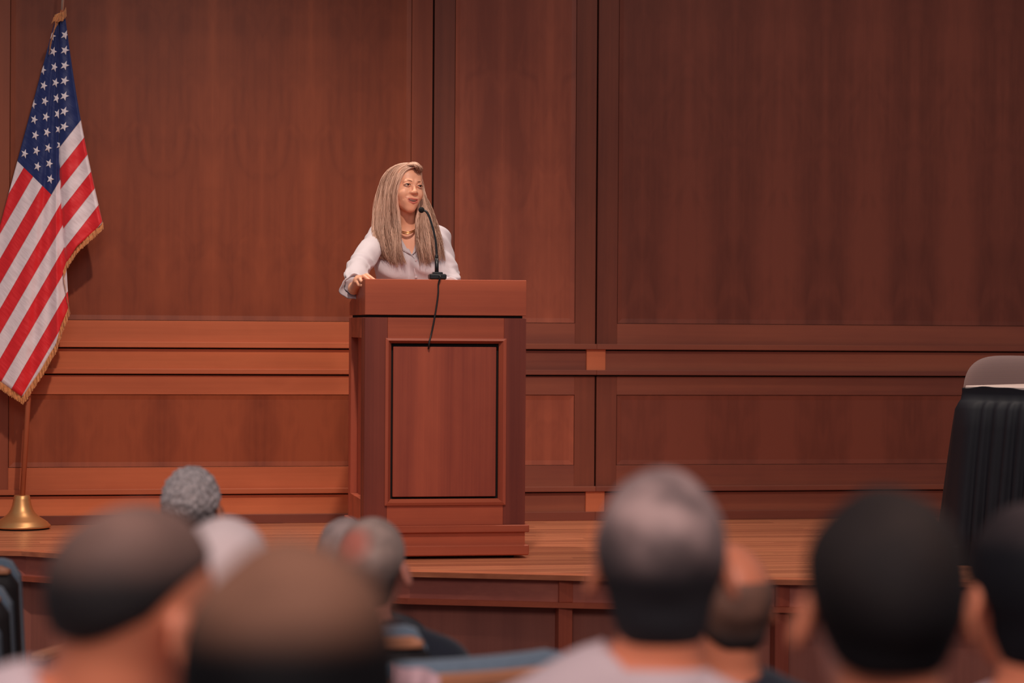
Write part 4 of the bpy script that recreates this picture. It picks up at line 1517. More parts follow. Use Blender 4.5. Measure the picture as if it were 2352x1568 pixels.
# guide curves in pixels with depth offsets: left lock group from the face edge (0) to the outer edge (1)
GL = [
    [(958, 379, -0.055), (944, 381, -0.060), (930, 391, -0.062), (921, 410, -0.066), (914, 434, -0.062), (911, 458, -0.055), (914, 490, -0.040), (920, 525, -0.055), (921, 560, -0.085), (928, 595, -0.100), (938, 618, -0.105)],
    [(957, 377, -0.045), (938, 376, -0.045), (919, 388, -0.045), (908, 410, -0.050), (900, 440, -0.050), (898, 475, -0.050), (900, 515, -0.050), (905, 555, -0.080), (909, 590, -0.095), (915, 617, -0.100)],
    [(955, 374, -0.020), (930, 371, -0.010), (905, 381, -0.005), (892, 402, -0.010), (884, 435, -0.020), (881, 475, -0.030), (883, 520, -0.040), (889, 560, -0.070), (896, 592, -0.085), (902, 612, -0.09)],
    [(950, 373, 0.010), (922, 371, 0.020), (898, 380, 0.030), (881, 402, 0.020), (872, 438, 0.010), (866, 480, 0.000), (865, 525, -0.020), (872, 562, -0.055), (880, 590, -0.07), (886, 606, -0.075)],
    [(945, 373, 0.040), (918, 374, 0.055), (893, 388, 0.055), (876, 414, 0.045), (865, 450, 0.035), (859, 490, 0.025), (858, 530, 0.005), (864, 562, -0.03), (871, 584, -0.045), (876, 596, -0.05)],
]
GR = [
    [(958, 378, -0.040), (961, 379, 0.000), (961, 386, 0.040), (960, 405, 0.075), (960, 432, 0.075), (962, 458, 0.045), (957, 490, -0.005), (951, 520, -0.045), (954, 560, -0.090), (962, 592, -0.100), (968, 614, -0.105)],
    [(957, 376, -0.030), (961, 378, 0.020), (962, 387, 0.055), (962, 408, 0.085), (963, 436, 0.080), (968, 462, 0.050), (971, 492, 0.000), (974, 530, -0.055), (979, 565, -0.090), (984, 595, -0.100), (986, 612, -0.10)],
    [(956, 375, -0.010), (960, 378, 0.040), (962, 390, 0.070), (964, 412, 0.090), (967, 440, 0.085), (975, 466, 0.055), (986, 502, 0.000), (995, 540, -0.050), (1000, 575, -0.080), (1003, 600, -0.09)],
    [(955, 374, 0.010), (959, 379, 0.060), (962, 393, 0.085), (965, 416, 0.095), (970, 446, 0.085), (982, 474, 0.055), (998, 514, 0.010), (1009, 555, -0.040), (1013, 588, -0.06), (1014, 606, -0.065)],
]
# the lock that swoops over the parting towards the viewer's right
GS = [
    [(930, 379, -0.045), (941, 376, -0.066), (950, 376, -0.078), (956, 381, -0.076), (960, 389, -0.055), (957, 399, -0.025)],
    [(926, 377, -0.030), (938, 373, -0.045), (951, 372, -0.052), (958, 377, -0.048), (961, 386, -0.030), (957, 398, 0.0)],
    [(922, 376, -0.005), (936, 371, -0.015), (950, 371, -0.020), (957, 377, -0.010), (960, 388, 0.010), (956, 402, 0.03)],
]
GB = [
    [(946, 374, 0.05), (925, 379, 0.09), (905, 400, 0.115), (893, 440, 0.115), (886, 490, 0.115), (884, 540, 0.135), (888, 590, 0.15)],
    [(950, 374, 0.05), (940, 380, 0.10), (930, 405, 0.125), (925, 445, 0.130), (922, 490, 0.130), (922, 540, 0.145), (925, 600, 0.16)],
    [(955, 375, 0.04), (960, 384, 0.09), (962, 410, 0.115), (964, 450, 0.115), (970, 500, 0.115), (975, 545, 0.135), (978, 595, 0.15)],
]


def strands(guides, count, seed, spread=1.0, rad=0.00105):
    g = np.random.default_rng(seed)
    NP = 22
    S = np.array([spline([wl(q[0], q[1] + 4.5 * min(1, max(0, (412 - q[1]) / 30)), q[2]) for q in gd], NP) for gd in guides])
    vs, fs, tone = [], [], []
    base = 0
    K = 4
    clump = g.uniform(0, len(guides) - 1.001, 34)
    clump_j = g.normal(size=(34, 3)) * 0.004
    clump_tone = g.uniform(-0.30, 0.30, 34)
    clump_w = np.c_[g.uniform(0.003, 0.010, 34), g.uniform(7, 14, 34), g.uniform(0, 6.28, 34)]
    for s in range(count):
        q = g.uniform(0, len(guides) - 1.001)
        # strands gather into locks towards the ends
        ci = int(np.argmin(np.abs(clump - q) + g.uniform(0, 0.05, 34)))
        t = np.linspace(0, 1, NP)
        qq = q + (clump[ci] - q) * np.clip((t - 0.35) / 0.65, 0, 1) * 0.75
        i = np.clip(qq.astype(int), 0, len(guides) - 2); w = (qq - i)[:, None]
        P = S[i, np.arange(NP)] * (1 - w) + S[i + 1, np.arange(NP)] * w
        end = 1.0 - 0.26 * g.uniform(0, 1) ** 2 - 0.06 * abs(math.sin(ci * 2.3))
        P = np.stack([np.interp(t * end, t, P[:, k]) for k in range(3)], 1)
        jit = g.normal(size=3) * np.array((0.0026, 0.009, 0.0016)) * spread
        wav = clump_w[ci, 0] * np.sin(t * clump_w[ci, 1] + clump_w[ci, 2]) * np.clip((t - 0.25) * 1.6, 0, 1.2) + 0.0016 * np.sin(t * g.uniform(9, 20) + g.uniform(0, 6.28)) * t
        P = P + jit * (0.5 + 0.8 * t)[:, None] + clump_j[ci] * t[:, None]
        P[:, 0] += wav; P[:, 1] += wav * 0.7
        r = rad * g.uniform(0.7, 1.35) * (0.7 + 0.5 * np.sin(np.pi * np.clip(t * 1.05, 0, 1)) ** 0.5) * (1 - 0.75 * t ** 6)
        T = np.gradient(P, axis=0); T /= np.linalg.norm(T, axis=1)[:, None] + 1e-9
        a_ = np.cross(T, V3(0.3, 1, 0.1)); a_ /= np.linalg.norm(a_, axis=1)[:, None] + 1e-9
        b_ = np.cross(T, a_)
        for k in range(K):
            w_ = 2 * math.pi * k / K
            vs.append(P + (a_ * math.cos(w_) + b_ * math.sin(w_)) * r[:, None])
        tn = np.clip(0.60 + clump_tone[ci] + 0.16 * np.sin(t * 9 + ci) + g.normal() * 0.13 - 0.30 * np.clip((t - 0.45) / 0.55, 0, 1), 0, 1)
        for k in range(K): tone.append(tn)
        for k in range(K):
            k2 = (k + 1) % K
            j = np.arange(NP - 1)
            fs.append(np.c_[base + k * NP + j, base + k * NP + j + 1, base + k2 * NP + j + 1, base + k2 * NP + j])
        base += K * NP
    return np.concatenate(vs), np.concatenate(fs), np.concatenate(tone)


hv, hf, ht = [], [], []
off = 0
for gd, n, sd in ((GL, 2400, 1), (GR, 1500, 2), (GB, 500, 3), ([GL[4], GB[0]], 300, 4), ([GR[3], GB[2]], 300, 5), (GS, 320, 6)):
    v, f, t = strands(gd, n, sd)
    hv.append(v); hf.append(f + off); ht.append(t); off += len(v)
ho = mk('hair', np.concatenate(hv), np.concatenate(hf), MT['hair_w'], woman, True)
at_ = ho.data.attributes.new('tone', 'FLOAT', 'POINT')
at_.data.foreach_set('value', np.concatenate(ht).astype(np.float32))
ho['kind'] = 'stuff'
# ------------------------------------------------------------------ auditorium seats
MT['seat_fabric'] = plain('grey_blue_seat_fabric', (120, 136, 152), 0.85, noise=0.08, nscale=80, sheen=0.2)
MT['seat_wood'] = plain('seat_rim_wood', (226, 150, 112), 0.4, noise=0.12, nscale=12)
MT['seat_back'] = plain('seat_back_panel', (38, 28, 28), 0.6, noise=0.1)
MT['seat_metal'] = plain('seat_metal', (34, 32, 34), 0.45, metal=0.3)
SEAT = {}


def arc_slab(w, r, y_out, th_, z0, z1, recl=0.0, n=18, round_=0.05, zn=8):
    """curved slab: bulges towards -y; upper corners rounded"""
    v = []; f = []
    half = math.asin(min(0.99, w / 2 / r))
    for layer in (0, 1):
        for j in range(zn + 1):
            for i in range(n + 1):
                a_ = -half + 2 * half * i / n
                z = z0 + (z1 - z0) * j / zn
                x = r * math.sin(a_); y_ = r * (1 - math.cos(a_))
                ex = w / 2 - abs(x)
                if j > zn * 0.6 and ex < round_:
                    lim = z1 - (round_ - math.sqrt(max(0, round_ ** 2 - (round_ - ex) ** 2)))
                    z = min(z, lim)
                yy = y_out + y_ + layer * th_ - recl * (z - z0)
                v.append((x, yy, z))
    m_ = (zn + 1) * (n + 1)
    for j in range(zn):
        for i in range(n):
            q = j * (n + 1) + i
            f.append((q, q + 1, q + n + 2, q + n + 1))
            f.append((m_ + q, m_ + q + n + 1, m_ + q + n + 2, m_ + q + 1))
    for i in range(n):
        f.append((i, m_ + i, m_ + i + 1, i + 1)); q = zn * (n + 1) + i
        f.append((q, q + 1, m_ + q + 1, m_ + q))
    for j in range(zn):
        q = j * (n + 1); f.append((q, q + n + 1, m_ + q + n + 1, m_ + q))
        q = q + n; f.append((q, m_ + q, m_ + q + n + 1, q + n + 1))
    return v, f


def seat_mesh(name, vf, mat, smooth=False):
    me = bpy.data.meshes.new(name)
    me.from_pydata(vf[0], [], vf[1]); me.materials.append(mat)
    if smooth: me.polygons.foreach_set('use_smooth', [True] * len(me.polygons))
    me.update(); SEAT[name] = me


SWID = 0.47
seat_mesh('back_cushion', arc_slab(SWID - 0.036, 0.55, -0.215, 0.055, 0.46, 0.93, 0.12), MT['seat_fabric'], True)
seat_mesh('back_panel', arc_slab(SWID + 0.002, 0.55, -0.238, 0.020, 0.36, 0.908, 0.12), MT['seat_back'], True)
seat_mesh('top_rim', arc_slab(SWID - 0.03, 0.55, -0.318, 0.030, 0.890, 0.914, 0.12, round_=0.012), MT['seat_wood'], True)
bm_ = bmesh.new()
vs_, fs_ = box_vf(-0.225, 0.225, -0.20, 0.25, 0.375, 0.435, 0.022)
seat_mesh('seat_cushion', (vs_, fs_), MT['seat_fabric'])
vs_, fs_ = box_vf(-0.22, 0.22, -0.20, 0.24, 0.345, 0.3755, 0.004)
seat_mesh('seat_pan', (vs_, fs_), MT['seat_back'])
seat_mesh('leg', box_vf(-0.018, 0.018, -0.10, 0.10, 0.0, 0.346, 0.004), MT['seat_metal'])
seat_mesh('armrest', box_vf(-0.024, 0.024, -0.16, 0.20, 0.615, 0.645, 0.008), MT['seat_wood'])
seat_mesh('arm_support', box_vf(-0.016, 0.016, -0.14, -0.06, 0.36, 0.616, 0.004), MT['seat_metal'])


def seat(px, py_ref, D, yaw, label, group):
    """one auditorium seat: centre pixel column, depth, facing angle"""
    p = at(px, py_ref, D); p.z = hall_z(D)
    o = empty('auditorium_seat', p, -TH + math.radians(yaw))
    tag(o, label, 'seat', group)
    for nm in ('back_cushion', 'back_panel', 'top_rim', 'seat_cushion', 'seat_pan'):
        inst(nm, SEAT[nm], o)
    for sx in (-1, 1):
        l = inst('leg', SEAT['leg'], o); l.location.x = sx * 0.17
        a_ = inst('armrest', SEAT['armrest'], o); a_.location.x = sx * 0.262
        s_ = inst('arm_support', SEAT['arm_support'], a_); s_.location.x = -sx * 0.012
    return o


# ------------------------------------------------------------------ seated listeners, seen from behind
MT['lskin'] = plain('listener_skin', (228, 134, 98), 0.5, noise=0.04, nscale=12, sss=0.08)
MT['lskin_pink'] = plain('listener_skin_pink', (222, 138, 116), 0.45, noise=0.04, nscale=12, sss=0.08)


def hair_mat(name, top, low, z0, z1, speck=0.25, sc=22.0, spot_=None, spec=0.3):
    """hair darker at the nape, paler at the crown: greying plus painted overhead light, with flecks"""
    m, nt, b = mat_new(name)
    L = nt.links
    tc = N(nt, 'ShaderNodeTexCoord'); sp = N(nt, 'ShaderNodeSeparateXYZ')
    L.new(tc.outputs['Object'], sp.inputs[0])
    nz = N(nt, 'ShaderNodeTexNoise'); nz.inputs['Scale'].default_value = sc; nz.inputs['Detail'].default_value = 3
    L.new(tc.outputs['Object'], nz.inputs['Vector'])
    mr = N(nt, 'ShaderNodeMapRange'); mr.inputs['From Min'].default_value = z0; mr.inputs['From Max'].default_value = z1  # height ramp: grey crowns, and light from above painted into the colour
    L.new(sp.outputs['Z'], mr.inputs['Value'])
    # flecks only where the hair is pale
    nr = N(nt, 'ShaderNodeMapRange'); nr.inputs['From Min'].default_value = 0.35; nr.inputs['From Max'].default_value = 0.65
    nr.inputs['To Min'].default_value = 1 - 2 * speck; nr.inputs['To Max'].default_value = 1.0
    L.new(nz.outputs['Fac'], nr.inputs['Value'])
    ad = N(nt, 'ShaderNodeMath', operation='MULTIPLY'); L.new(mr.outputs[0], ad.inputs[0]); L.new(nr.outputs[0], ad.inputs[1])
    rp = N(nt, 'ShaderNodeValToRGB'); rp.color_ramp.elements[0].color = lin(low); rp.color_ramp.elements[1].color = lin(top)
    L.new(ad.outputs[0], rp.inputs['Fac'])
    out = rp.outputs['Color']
    if spot_:
        # thin hair: scalp shows through round one point
        c_, r0_, r1_, rgb_ = spot_
        ds_ = N(nt, 'ShaderNodeVectorMath', operation='DISTANCE'); L.new(tc.outputs['Object'], ds_.inputs[0]); ds_.inputs[1].default_value = c_
        m2 = N(nt, 'ShaderNodeMapRange'); m2.inputs['From Min'].default_value = r0_; m2.inputs['From Max'].default_value = r1_
        m2.inputs['To Min'].default_value = 1.0; m2.inputs['To Max'].default_value = 0.0
        L.new(ds_.outputs['Value'], m2.inputs['Value'])
        mx_ = N(nt, 'ShaderNodeMix', data_type='RGBA'); L.new(m2.outputs[0], mx_.inputs['Factor'])
        L.new(out, mx_.inputs['A']); mx_.inputs['B'].default_value = lin(rgb_)
        out = mx_.outputs['Result']
    L.new(out, b.inputs['Base Color'])
    b.inputs['Roughness'].default_value = 0.65; b.inputs['Specular IOR Level'].default_value = spec
    n2 = N(nt, 'ShaderNodeTexNoise'); n2.inputs['Scale'].default_value = 260
    L.new(tc.outputs['Object'], n2.inputs['Vector'])
    bp = N(nt, 'ShaderNodeBump'); bp.inputs['Strength'].default_value = 0.6; bp.inputs['Distance'].default_value = 0.004
    L.new(n2.outputs['Fac'], bp.inputs['Height']); L.new(bp.outputs[0], b.inputs['Normal'])
    return m


HP = np.array((0.0, -0.005, 1.035))          # pivot of the head on the neck
HO_ = np.array((0.0, 0.018, 1.128))          # head centre at eye level


def listener(px, top, D, label, yaw, head, hair, hair_m, cloth_m, skin='lskin', collar=None, jacket=False, fine=0.0062, seat_px=None, seat_label=None, seat_dy=0.0, tshift=(0, 0, 0)):
    hor = 745 + 0.0065 * (px - 1176)
    fz = hall_z(D)
    zt_ = CAM.z - (top - hor) / FPX * D
    sc_ = (zt_ - fz) / 1.248
    p = at(px, top, D); p.z = fz
    root = empty('person', p, -TH + math.radians(yaw))
    root.scale = (sc_, sc_, sc_)
    root.matrix_basis = Matrix.Translation(p) @ Matrix.Rotation(-TH + math.radians(yaw), 4, 'Z') @ Matrix.Scale(sc_, 4)
    tag(root, label, 'person')
    hy, hp_, hr = (math.radians(a_) for a_ in head)

    def H(P):
        Q = rotz(P - HP, -hy); Q = rotx(Q, -hp_); Q = roty(Q, -hr)
        return Q - (HO_ - HP)

    def headf(P):
        Q = H(P); A = Q.copy(); A[:, 0] = np.abs(A[:, 0])
        d = ell(Q, (0, -0.012, 0.022), (0.0735, 0.095, 0.088))
        d = smin(d, ell(Q, (0, 0.035, -0.030), (0.060, 0.058, 0.058)), 0.03)
        d = smin(d, ell(Q, (0, 0.038, -0.080), (0.047, 0.050, 0.036)), 0.03)
        d = smin(d, ell(Q, (0, 0.078, -0.100), (0.020, 0.016, 0.016)), 0.02)
        d = smin(d, cap(Q, (0, 0.086, 0.004), (0, 0.108, -0.036), 0.008, 0.011), 0.014)
        d = smin(d, cap(A, (0.012, 0.088, 0.016), (0.042, 0.075, 0.016), 0.009, 0.008), 0.014)
        d = smax(d, -ell(A, (0.031, 0.102, -0.002), (0.017, 0.014, 0.011)), 0.01)
        d = smin(d, cap(A, (0.0, 0.094, -0.066), (0.022, 0.084, -0.066), 0.006, 0.003), 0.006)
        d = smin(d, cap(A, (0.0, 0.092, -0.078), (0.020, 0.083, -0.074), 0.007, 0.003), 0.006)
        # ears stand off the head and are dished
        e = ell(roty(A - V3(0.086, -0.006, -0.014), 0.30), (0, 0, 0), (0.0095, 0.021, 0.034))
        e = smax(e, -ell(A, (0.098, -0.010, -0.008), (0.009, 0.012, 0.019)), 0.004)
        d = smin(d, e, 0.008)
        return d

    TS = np.array(tshift, float)

    def torso(P):
        P = P - TS
        A = P.copy(); A[:, 0] = np.abs(A[:, 0])
        d = ell(P, (0, 0.0, 0.80), (0.172, 0.112, 0.21))
        d = smin(d, ell(P, (0, 0.025, 0.62), (0.165, 0.125, 0.17)), 0.06)
        d = smin(d, cap(P, (-0.160, -0.012, 0.882), (0.160, -0.012, 0.882), 0.056, 0.056), 0.05)
        d = smin(d, cap(A, (0.0, -0.02, 0.962), (0.13, -0.014, 0.900), 0.044, 0.044), 0.04)
        return d

    def arms(P, o=0.0):
        P = P - TS * np.clip((P[:, 2:3] - 0.6) / 0.25, 0, 1)
        A = P.copy(); A[:, 0] = np.abs(A[:, 0])
        return chain(A, [(0.182, -0.012, 0.875), (0.232, 0.05, 0.66), (0.10, 0.265, 0.575)], [0.054 + o, 0.044 + o, 0.030 + o])

    def legs(P, o=0.0):
        A = P.copy(); A[:, 0] = np.abs(A[:, 0])
        d = ell(P, (0, 0.03, 0.525), (0.18 + o, 0.15 + o, 0.105 + o))
        return smin(d, chain(A, [(0.092, 0.06, 0.515), (0.125, 0.45, 0.505), (0.130, 0.47, 0.10)], [0.084 + o, 0.060 + o, 0.040 + o]), 0.04)

    def hands(P):
        A = P.copy(); A[:, 0] = np.abs(A[:, 0])
        pal = V3(0.066, 0.305, 0.578)
        d = smin(cap(A, (0.10, 0.265, 0.575), pal, 0.026, 0.022), ell(A, pal, (0.038, 0.040, 0.016)), 0.02)
        for k in range(4):
            kn = pal + V3(-0.020 + 0.013 * k, 0.030 - 0.004 * abs(k - 1.5), 0.0)
            d = smin(d, chain(A, [kn, kn + V3(-0.008, 0.030, 0.004), kn + V3(-0.014, 0.052, -0.010)], [0.009, 0.0085, 0.007]), 0.004)
        d = smin(d, chain(A, [pal + V3(-0.024, -0.018, 0.006), pal + V3(-0.042, 0.006, 0.010), pal + V3(-0.050, 0.026, 0.006)], [0.011, 0.0095, 0.0075]), 0.005)
        return d

    def body(P):
        A = P.copy(); A[:, 0] = np.abs(A[:, 0])
        d = smin(torso(P) + 0.006, arms(P), 0.02)
        d = smin(d, legs(P), 0.03)
        d = smin(d, chain(P, [(0, -0.022, 0.93), (0, -0.014, 1.01), tuple(rotz(rotx(roty(np.atleast_2d(V3(0, -0.012, 0.05)), hr), hp_), hy)[0] + HP)], [0.062, 0.054, 0.055]), 0.03)
        d = smin(d, headf(P), 0.02)
        d = smin(d, hands(P), 0.008)
        return smin(d, chain(A, [(0.13, 0.47, 0.075), (0.135, 0.52, 0.05), (0.14, 0.63, 0.035)], [0.040, 0.036, 0.028]), 0.02)
    fx = (-0.115, 0.115, fine); fy = (-0.125, 0.135, fine * 1.2); fzr = (1.0, 1.25, fine)
    sdf_obj('body', body, axis(-0.31 + min(0, TS[0]), 0.31, 0.014, fx), axis(-0.18, 0.68, 0.016, fy), axis(-0.01, 1.28, 0.018, fzr), MT[skin], root, 1)

    wob = 0.0035

    def shirt(P):
        d = smin(torso(P) - (0.018 if jacket else 0.010), arms(P, 0.022 if jacket else 0.014), 0.025) + wob * bumps(P, 42, 5)
        if jacket:
            d = smin(d, cap(np.c_[np.abs(P[:, 0] - TS[0]), P[:, 1], P[:, 2] - TS[2]], (0.02, -0.03, 0.945), (0.165, -0.012, 0.900), 0.052, 0.052), 0.03)
        d = np.maximum(d, 0.50 - P[:, 2])
        A = P.copy(); A[:, 0] = np.abs(A[:, 0])
        d = np.maximum(d, (P[:, 1] - 0.24) * 0.7 + (0.14 - A[:, 0]) * 0.7 * (P[:, 1] > 0.16))
        return smax(d, -chain(P - TS * (0.12, 1, 0.75), [(0, 0.03, 0.91), (0, -0.018, 0.965), (0, -0.01, 1.08)], [0.035, 0.058, 0.066]), 0.006)
    sdf_obj('jacket' if jacket else 'shirt', shirt, axis(-0.33 + min(0, TS[0]), 0.33, 0.013), axis(-0.2, 0.32, 0.014), axis(0.48, 1.07 + TS[2], 0.012), cloth_m, root, 2)
    if collar is not None:
        a_ = Acc()
        rings = [(0.064, 0.952), (0.066, 0.975), (0.063, 1.000), (0.066, 1.003), (0.073, 0.978), (0.080, 0.955)]
        for r_, z_ in rings:
            for k in range(28):
                w = 2 * math.pi * k / 28
                a_.v.append((TS[0] * 0.12 + r_ * 1.04 * math.cos(w), -0.014 + r_ * 1.05 * math.sin(w) + 0.012 * (z_ - 0.95) / 0.05 * 0.3, z_ + TS[2] - 0.016 - 0.020 * max(0, math.sin(w)) + 0.006 * max(0, -math.sin(w))))
        for j in range(5):
            for k in range(28):
                a_.f.append((j * 28 + k, j * 28 + (k + 1) % 28, (j + 1) * 28 + (k + 1) % 28, (j + 1) * 28 + k))
        a_.build('collar', collar, root, True)

    def trous(P):
        d = legs(P, 0.012) + 0.003 * bumps(P, 35, 8)
        return np.maximum(np.maximum(d, P[:, 2] - 0.63), 0.085 - P[:, 2])
    sdf_obj('trousers', trous, axis(-0.24, 0.24, 0.020), axis(-0.17, 0.56, 0.020), axis(0.07, 0.66, 0.020), MT['trousers_w'], root, 1)

    for sx in (-1, 1):
        def shoes(P, sx=sx):
            d = chain(P, [(sx * 0.13, 0.46, 0.070), (sx * 0.135, 0.53, 0.052), (sx * 0.14, 0.645, 0.040)], [0.050, 0.046, 0.038])
            return np.maximum(np.maximum(d, P[:, 2] - 0.10), -P[:, 2])
        sdf_obj('shoe', shoes, axis(sx * 0.135 - 0.07, sx * 0.135 + 0.07, 0.014), axis(0.38, 0.71, 0.014), axis(-0.014, 0.12, 0.014), MT['mic'], root, 1)

    style = hair

    def hairf(P):
        Q = H(P); A = Q.copy(); A[:, 0] = np.abs(A[:, 0])
        t = style.get('t', 0.014)
        d = ell(Q, (0, -0.014, 0.022), (0.0735 + t * 0.75, 0.095 + t, 0.088 + t))
        low = ell(Q, (0, -0.040, -0.050), (0.056 + t * 0.6, 0.050 + t * 0.8, 0.070))
        d = smin(d, low, 0.012)
        if style.get('bump'):
            d = d + style['bump'] * bumps(Q, style.get('bs', 160), style.get('seed', 2))
        # hairline: low and narrow at the nape, round the ear, up to the temple
        zl = style.get('nape', -0.095) + np.clip((Q[:, 1] + 0.045) / 0.110, 0, 1) * style.get('rise', 0.150) + style.get('nk', 18.0) * np.maximum(0, A[:, 0] - style.get('nw', 0.022)) ** 2
        if not style.get('long'):
            d = smax(d, -(ell(A, (0.092, -0.002, -0.026), (0.034, 0.030, 0.036))), 0.008)
        d = smax(d, (zl - Q[:, 2]) * 0.7, 0.008)
        if style.get('bald'):
            c_, r_ = style['bald']
            d = smax(d, -ell(Q, c_, r_), 0.012)
        if style.get('long'):
            lg = ell(Q, (0, -0.030, -0.09), (0.098, 0.088, 0.16)) + 0.004 * bumps(Q, 70, 4)
            lg = smax(lg, -ell(Q, (0, 0.09, -0.06), (0.070, 0.11, 0.20)), 0.02)
            d = smin(d, lg, 0.03)
        return d
    sdf_obj('hair', hairf, axis(-0.14, 0.14, style.get('res', fine)), axis(-0.19, 0.16, style.get('res', fine)), axis(0.86 if style.get('long') else 0.98, 1.30, style.get('res', fine)), hair_m, root, 1)
    # seat under the listener
    if seat_label:
        seat(seat_px or px, top, D + seat_dy, yaw, seat_label, None)
    return root


MT['navy'] = plain('navy_suit', (26, 28, 42), 0.85, noise=0.1, nscale=40, sheen=0.2)
MT['black_top'] = plain('dark_top', (30, 26, 30), 0.85)
MT['white_shirt'] = plain('white_shirt', (208, 182, 184), 0.8, bump=0.1, bscale=40)
MT['charcoal'] = plain('charcoal_jacket', (44, 40, 44), 0.85)

listener(440, 1072, 6.84, 'grey curly haired person in a dark jacket nearest the stage', -4, (-6, 4, 0),
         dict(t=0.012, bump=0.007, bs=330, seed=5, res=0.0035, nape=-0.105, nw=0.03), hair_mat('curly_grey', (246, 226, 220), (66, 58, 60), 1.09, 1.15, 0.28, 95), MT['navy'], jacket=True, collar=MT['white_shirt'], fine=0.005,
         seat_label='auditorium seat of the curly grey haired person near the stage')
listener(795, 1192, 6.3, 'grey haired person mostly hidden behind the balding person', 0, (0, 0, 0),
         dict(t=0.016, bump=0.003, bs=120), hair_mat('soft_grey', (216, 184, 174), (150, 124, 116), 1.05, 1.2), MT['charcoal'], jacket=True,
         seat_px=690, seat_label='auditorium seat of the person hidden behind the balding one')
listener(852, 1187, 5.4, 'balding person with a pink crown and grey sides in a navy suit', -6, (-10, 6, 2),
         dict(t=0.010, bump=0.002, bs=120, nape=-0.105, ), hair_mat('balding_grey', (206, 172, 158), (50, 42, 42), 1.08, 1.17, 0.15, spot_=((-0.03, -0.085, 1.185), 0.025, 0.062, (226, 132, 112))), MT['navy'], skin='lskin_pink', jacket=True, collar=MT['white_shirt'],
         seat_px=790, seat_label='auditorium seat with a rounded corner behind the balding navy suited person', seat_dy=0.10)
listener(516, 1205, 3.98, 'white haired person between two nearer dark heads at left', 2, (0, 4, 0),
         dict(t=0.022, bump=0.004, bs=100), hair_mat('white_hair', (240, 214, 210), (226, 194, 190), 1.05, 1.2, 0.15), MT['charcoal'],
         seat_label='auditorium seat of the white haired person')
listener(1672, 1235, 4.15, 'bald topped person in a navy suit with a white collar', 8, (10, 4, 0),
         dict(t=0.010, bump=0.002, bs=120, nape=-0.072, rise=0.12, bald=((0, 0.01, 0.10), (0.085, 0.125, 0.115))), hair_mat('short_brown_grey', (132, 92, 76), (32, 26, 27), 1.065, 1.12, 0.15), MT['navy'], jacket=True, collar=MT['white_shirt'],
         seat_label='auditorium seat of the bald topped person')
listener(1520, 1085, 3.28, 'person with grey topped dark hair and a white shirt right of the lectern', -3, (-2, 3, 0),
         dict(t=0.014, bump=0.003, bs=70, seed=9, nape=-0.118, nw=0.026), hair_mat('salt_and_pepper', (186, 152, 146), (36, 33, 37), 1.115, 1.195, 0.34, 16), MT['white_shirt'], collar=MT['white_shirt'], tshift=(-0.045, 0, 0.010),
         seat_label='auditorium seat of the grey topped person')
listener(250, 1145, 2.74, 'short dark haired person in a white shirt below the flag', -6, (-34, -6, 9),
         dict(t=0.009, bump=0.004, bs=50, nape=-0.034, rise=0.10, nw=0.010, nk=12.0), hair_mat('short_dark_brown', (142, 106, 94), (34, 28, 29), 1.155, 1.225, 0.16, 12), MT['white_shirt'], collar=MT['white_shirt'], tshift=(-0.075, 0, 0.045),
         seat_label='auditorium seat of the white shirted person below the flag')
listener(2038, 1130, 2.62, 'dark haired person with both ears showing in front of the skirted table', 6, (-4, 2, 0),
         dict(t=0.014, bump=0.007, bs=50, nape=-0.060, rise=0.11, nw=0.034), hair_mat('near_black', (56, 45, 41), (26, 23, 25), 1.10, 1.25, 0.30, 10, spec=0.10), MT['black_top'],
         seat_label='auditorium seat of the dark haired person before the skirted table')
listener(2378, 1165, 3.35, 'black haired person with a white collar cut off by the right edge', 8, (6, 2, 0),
         dict(t=0.016, bump=0.003, bs=70, nape=-0.130), hair_mat('black_hair', (96, 78, 76), (20, 19, 24), 1.19, 1.26, 0.3, 10, spec=0.15), MT['white_shirt'], collar=MT['white_shirt'],  # paler crown is a painted top highlight on black hair
         seat_label='auditorium seat of the black haired person at the right edge')
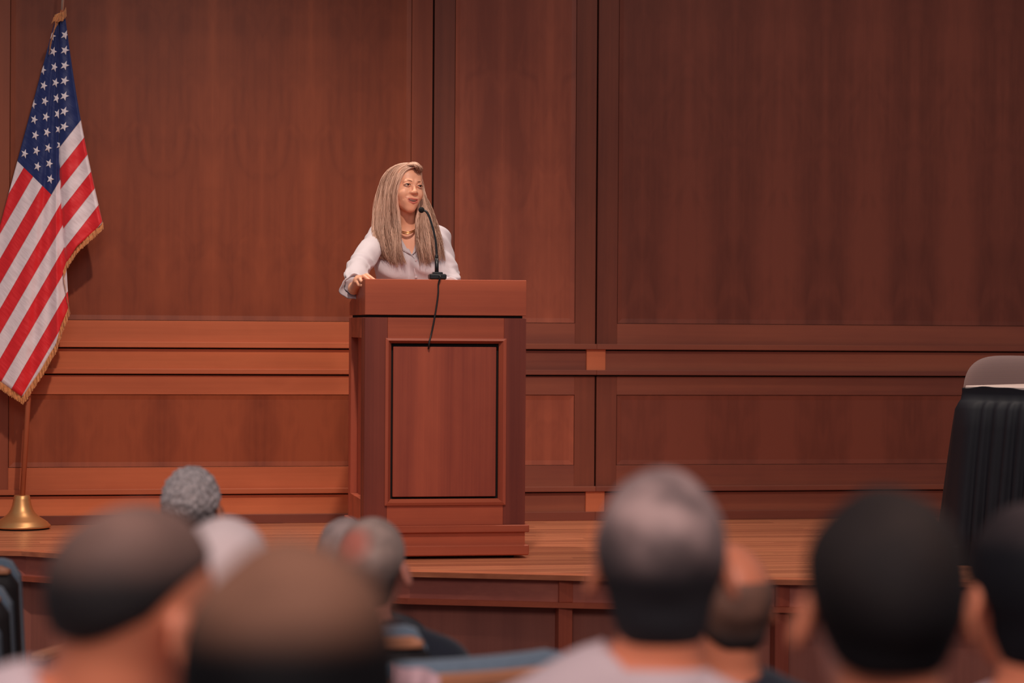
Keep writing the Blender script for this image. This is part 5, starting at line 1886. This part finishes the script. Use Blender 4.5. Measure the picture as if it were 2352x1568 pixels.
listener(668, 1262, 1.95, 'brown haired person with long hair lowest in the middle foreground', 0, (2, 3, 0),
         dict(t=0.018, bump=0.007, bs=50, long=True), hair_mat('brown_hair', (134, 92, 73), (15, 12, 14), 1.174, 1.214, 0.14, 12, spec=0.12), MT['black_top'],  # brown crown over dark lengths paints in the light from above
         seat_label='auditorium seat of the long haired person in the foreground')

# empty seats that show
seat(-45, 1290, 7.45, -14, 'empty auditorium seat at the left edge, farthest of the three', 'empty seats at the left edge')
seat(-75, 1340, 6.65, -14, 'empty auditorium seat at the left edge, middle of the three', 'empty seats at the left edge')
seat(-118, 1410, 5.77, -14, 'empty auditorium seat at the left edge, nearest of the three', 'empty seats at the left edge')
seat(965, 1530, 4.79, 33, 'empty auditorium seat right of the long haired person with a pink jacket over it', None)

# pale pink jacket laid over the empty seat's back
MT['pink_cloth'] = plain('pale_pink_cloth', (226, 180, 184), 0.85, bump=0.2, bscale=30)
gp = at(958, 1535, 4.14)
jk = []
NX, NZ = 16, 14
for layer in (0, 1):
    for j in range(NZ):
        for i in range(NX):
            s_ = i / (NX - 1); t_ = j / (NZ - 1)
            px_ = 905 + 105 * s_; py_ = 1521 + 28 * s_ + (150 * t_) + 5 * math.sin(7 * s_)
            q = at(px_, py_, 4.43 + 0.012 * math.sin(9 * s_ + 2 * t_) - 0.03 * math.sin(math.pi * min(1, t_ * 1.6)) + layer * 0.015)
            jk.append(tuple(q))
jf = []
for j in range(NZ - 1):
    for i in range(NX - 1):
        a_ = j * NX + i; m_ = NX * NZ
        jf.append((a_, a_ + 1, a_ + NX + 1, a_ + NX)); jf.append((m_ + a_, m_ + a_ + NX, m_ + a_ + NX + 1, m_ + a_ + 1))
for i in range(NX - 1):
    jf.append((i, m_ + i, m_ + i + 1, i + 1)); q = (NZ - 1) * NX + i; jf.append((q, q + 1, m_ + q + 1, m_ + q))
for j in range(NZ - 1):
    q = j * NX; jf.append((q, q + NX, m_ + q + NX, m_ + q)); q += NX - 1; jf.append((q, m_ + q, m_ + q + NX, q + NX))
tag(mk('jacket', jk, jf, MT['pink_cloth'], None, True), 'pale pink garment draped over the back of an empty seat', 'clothing')
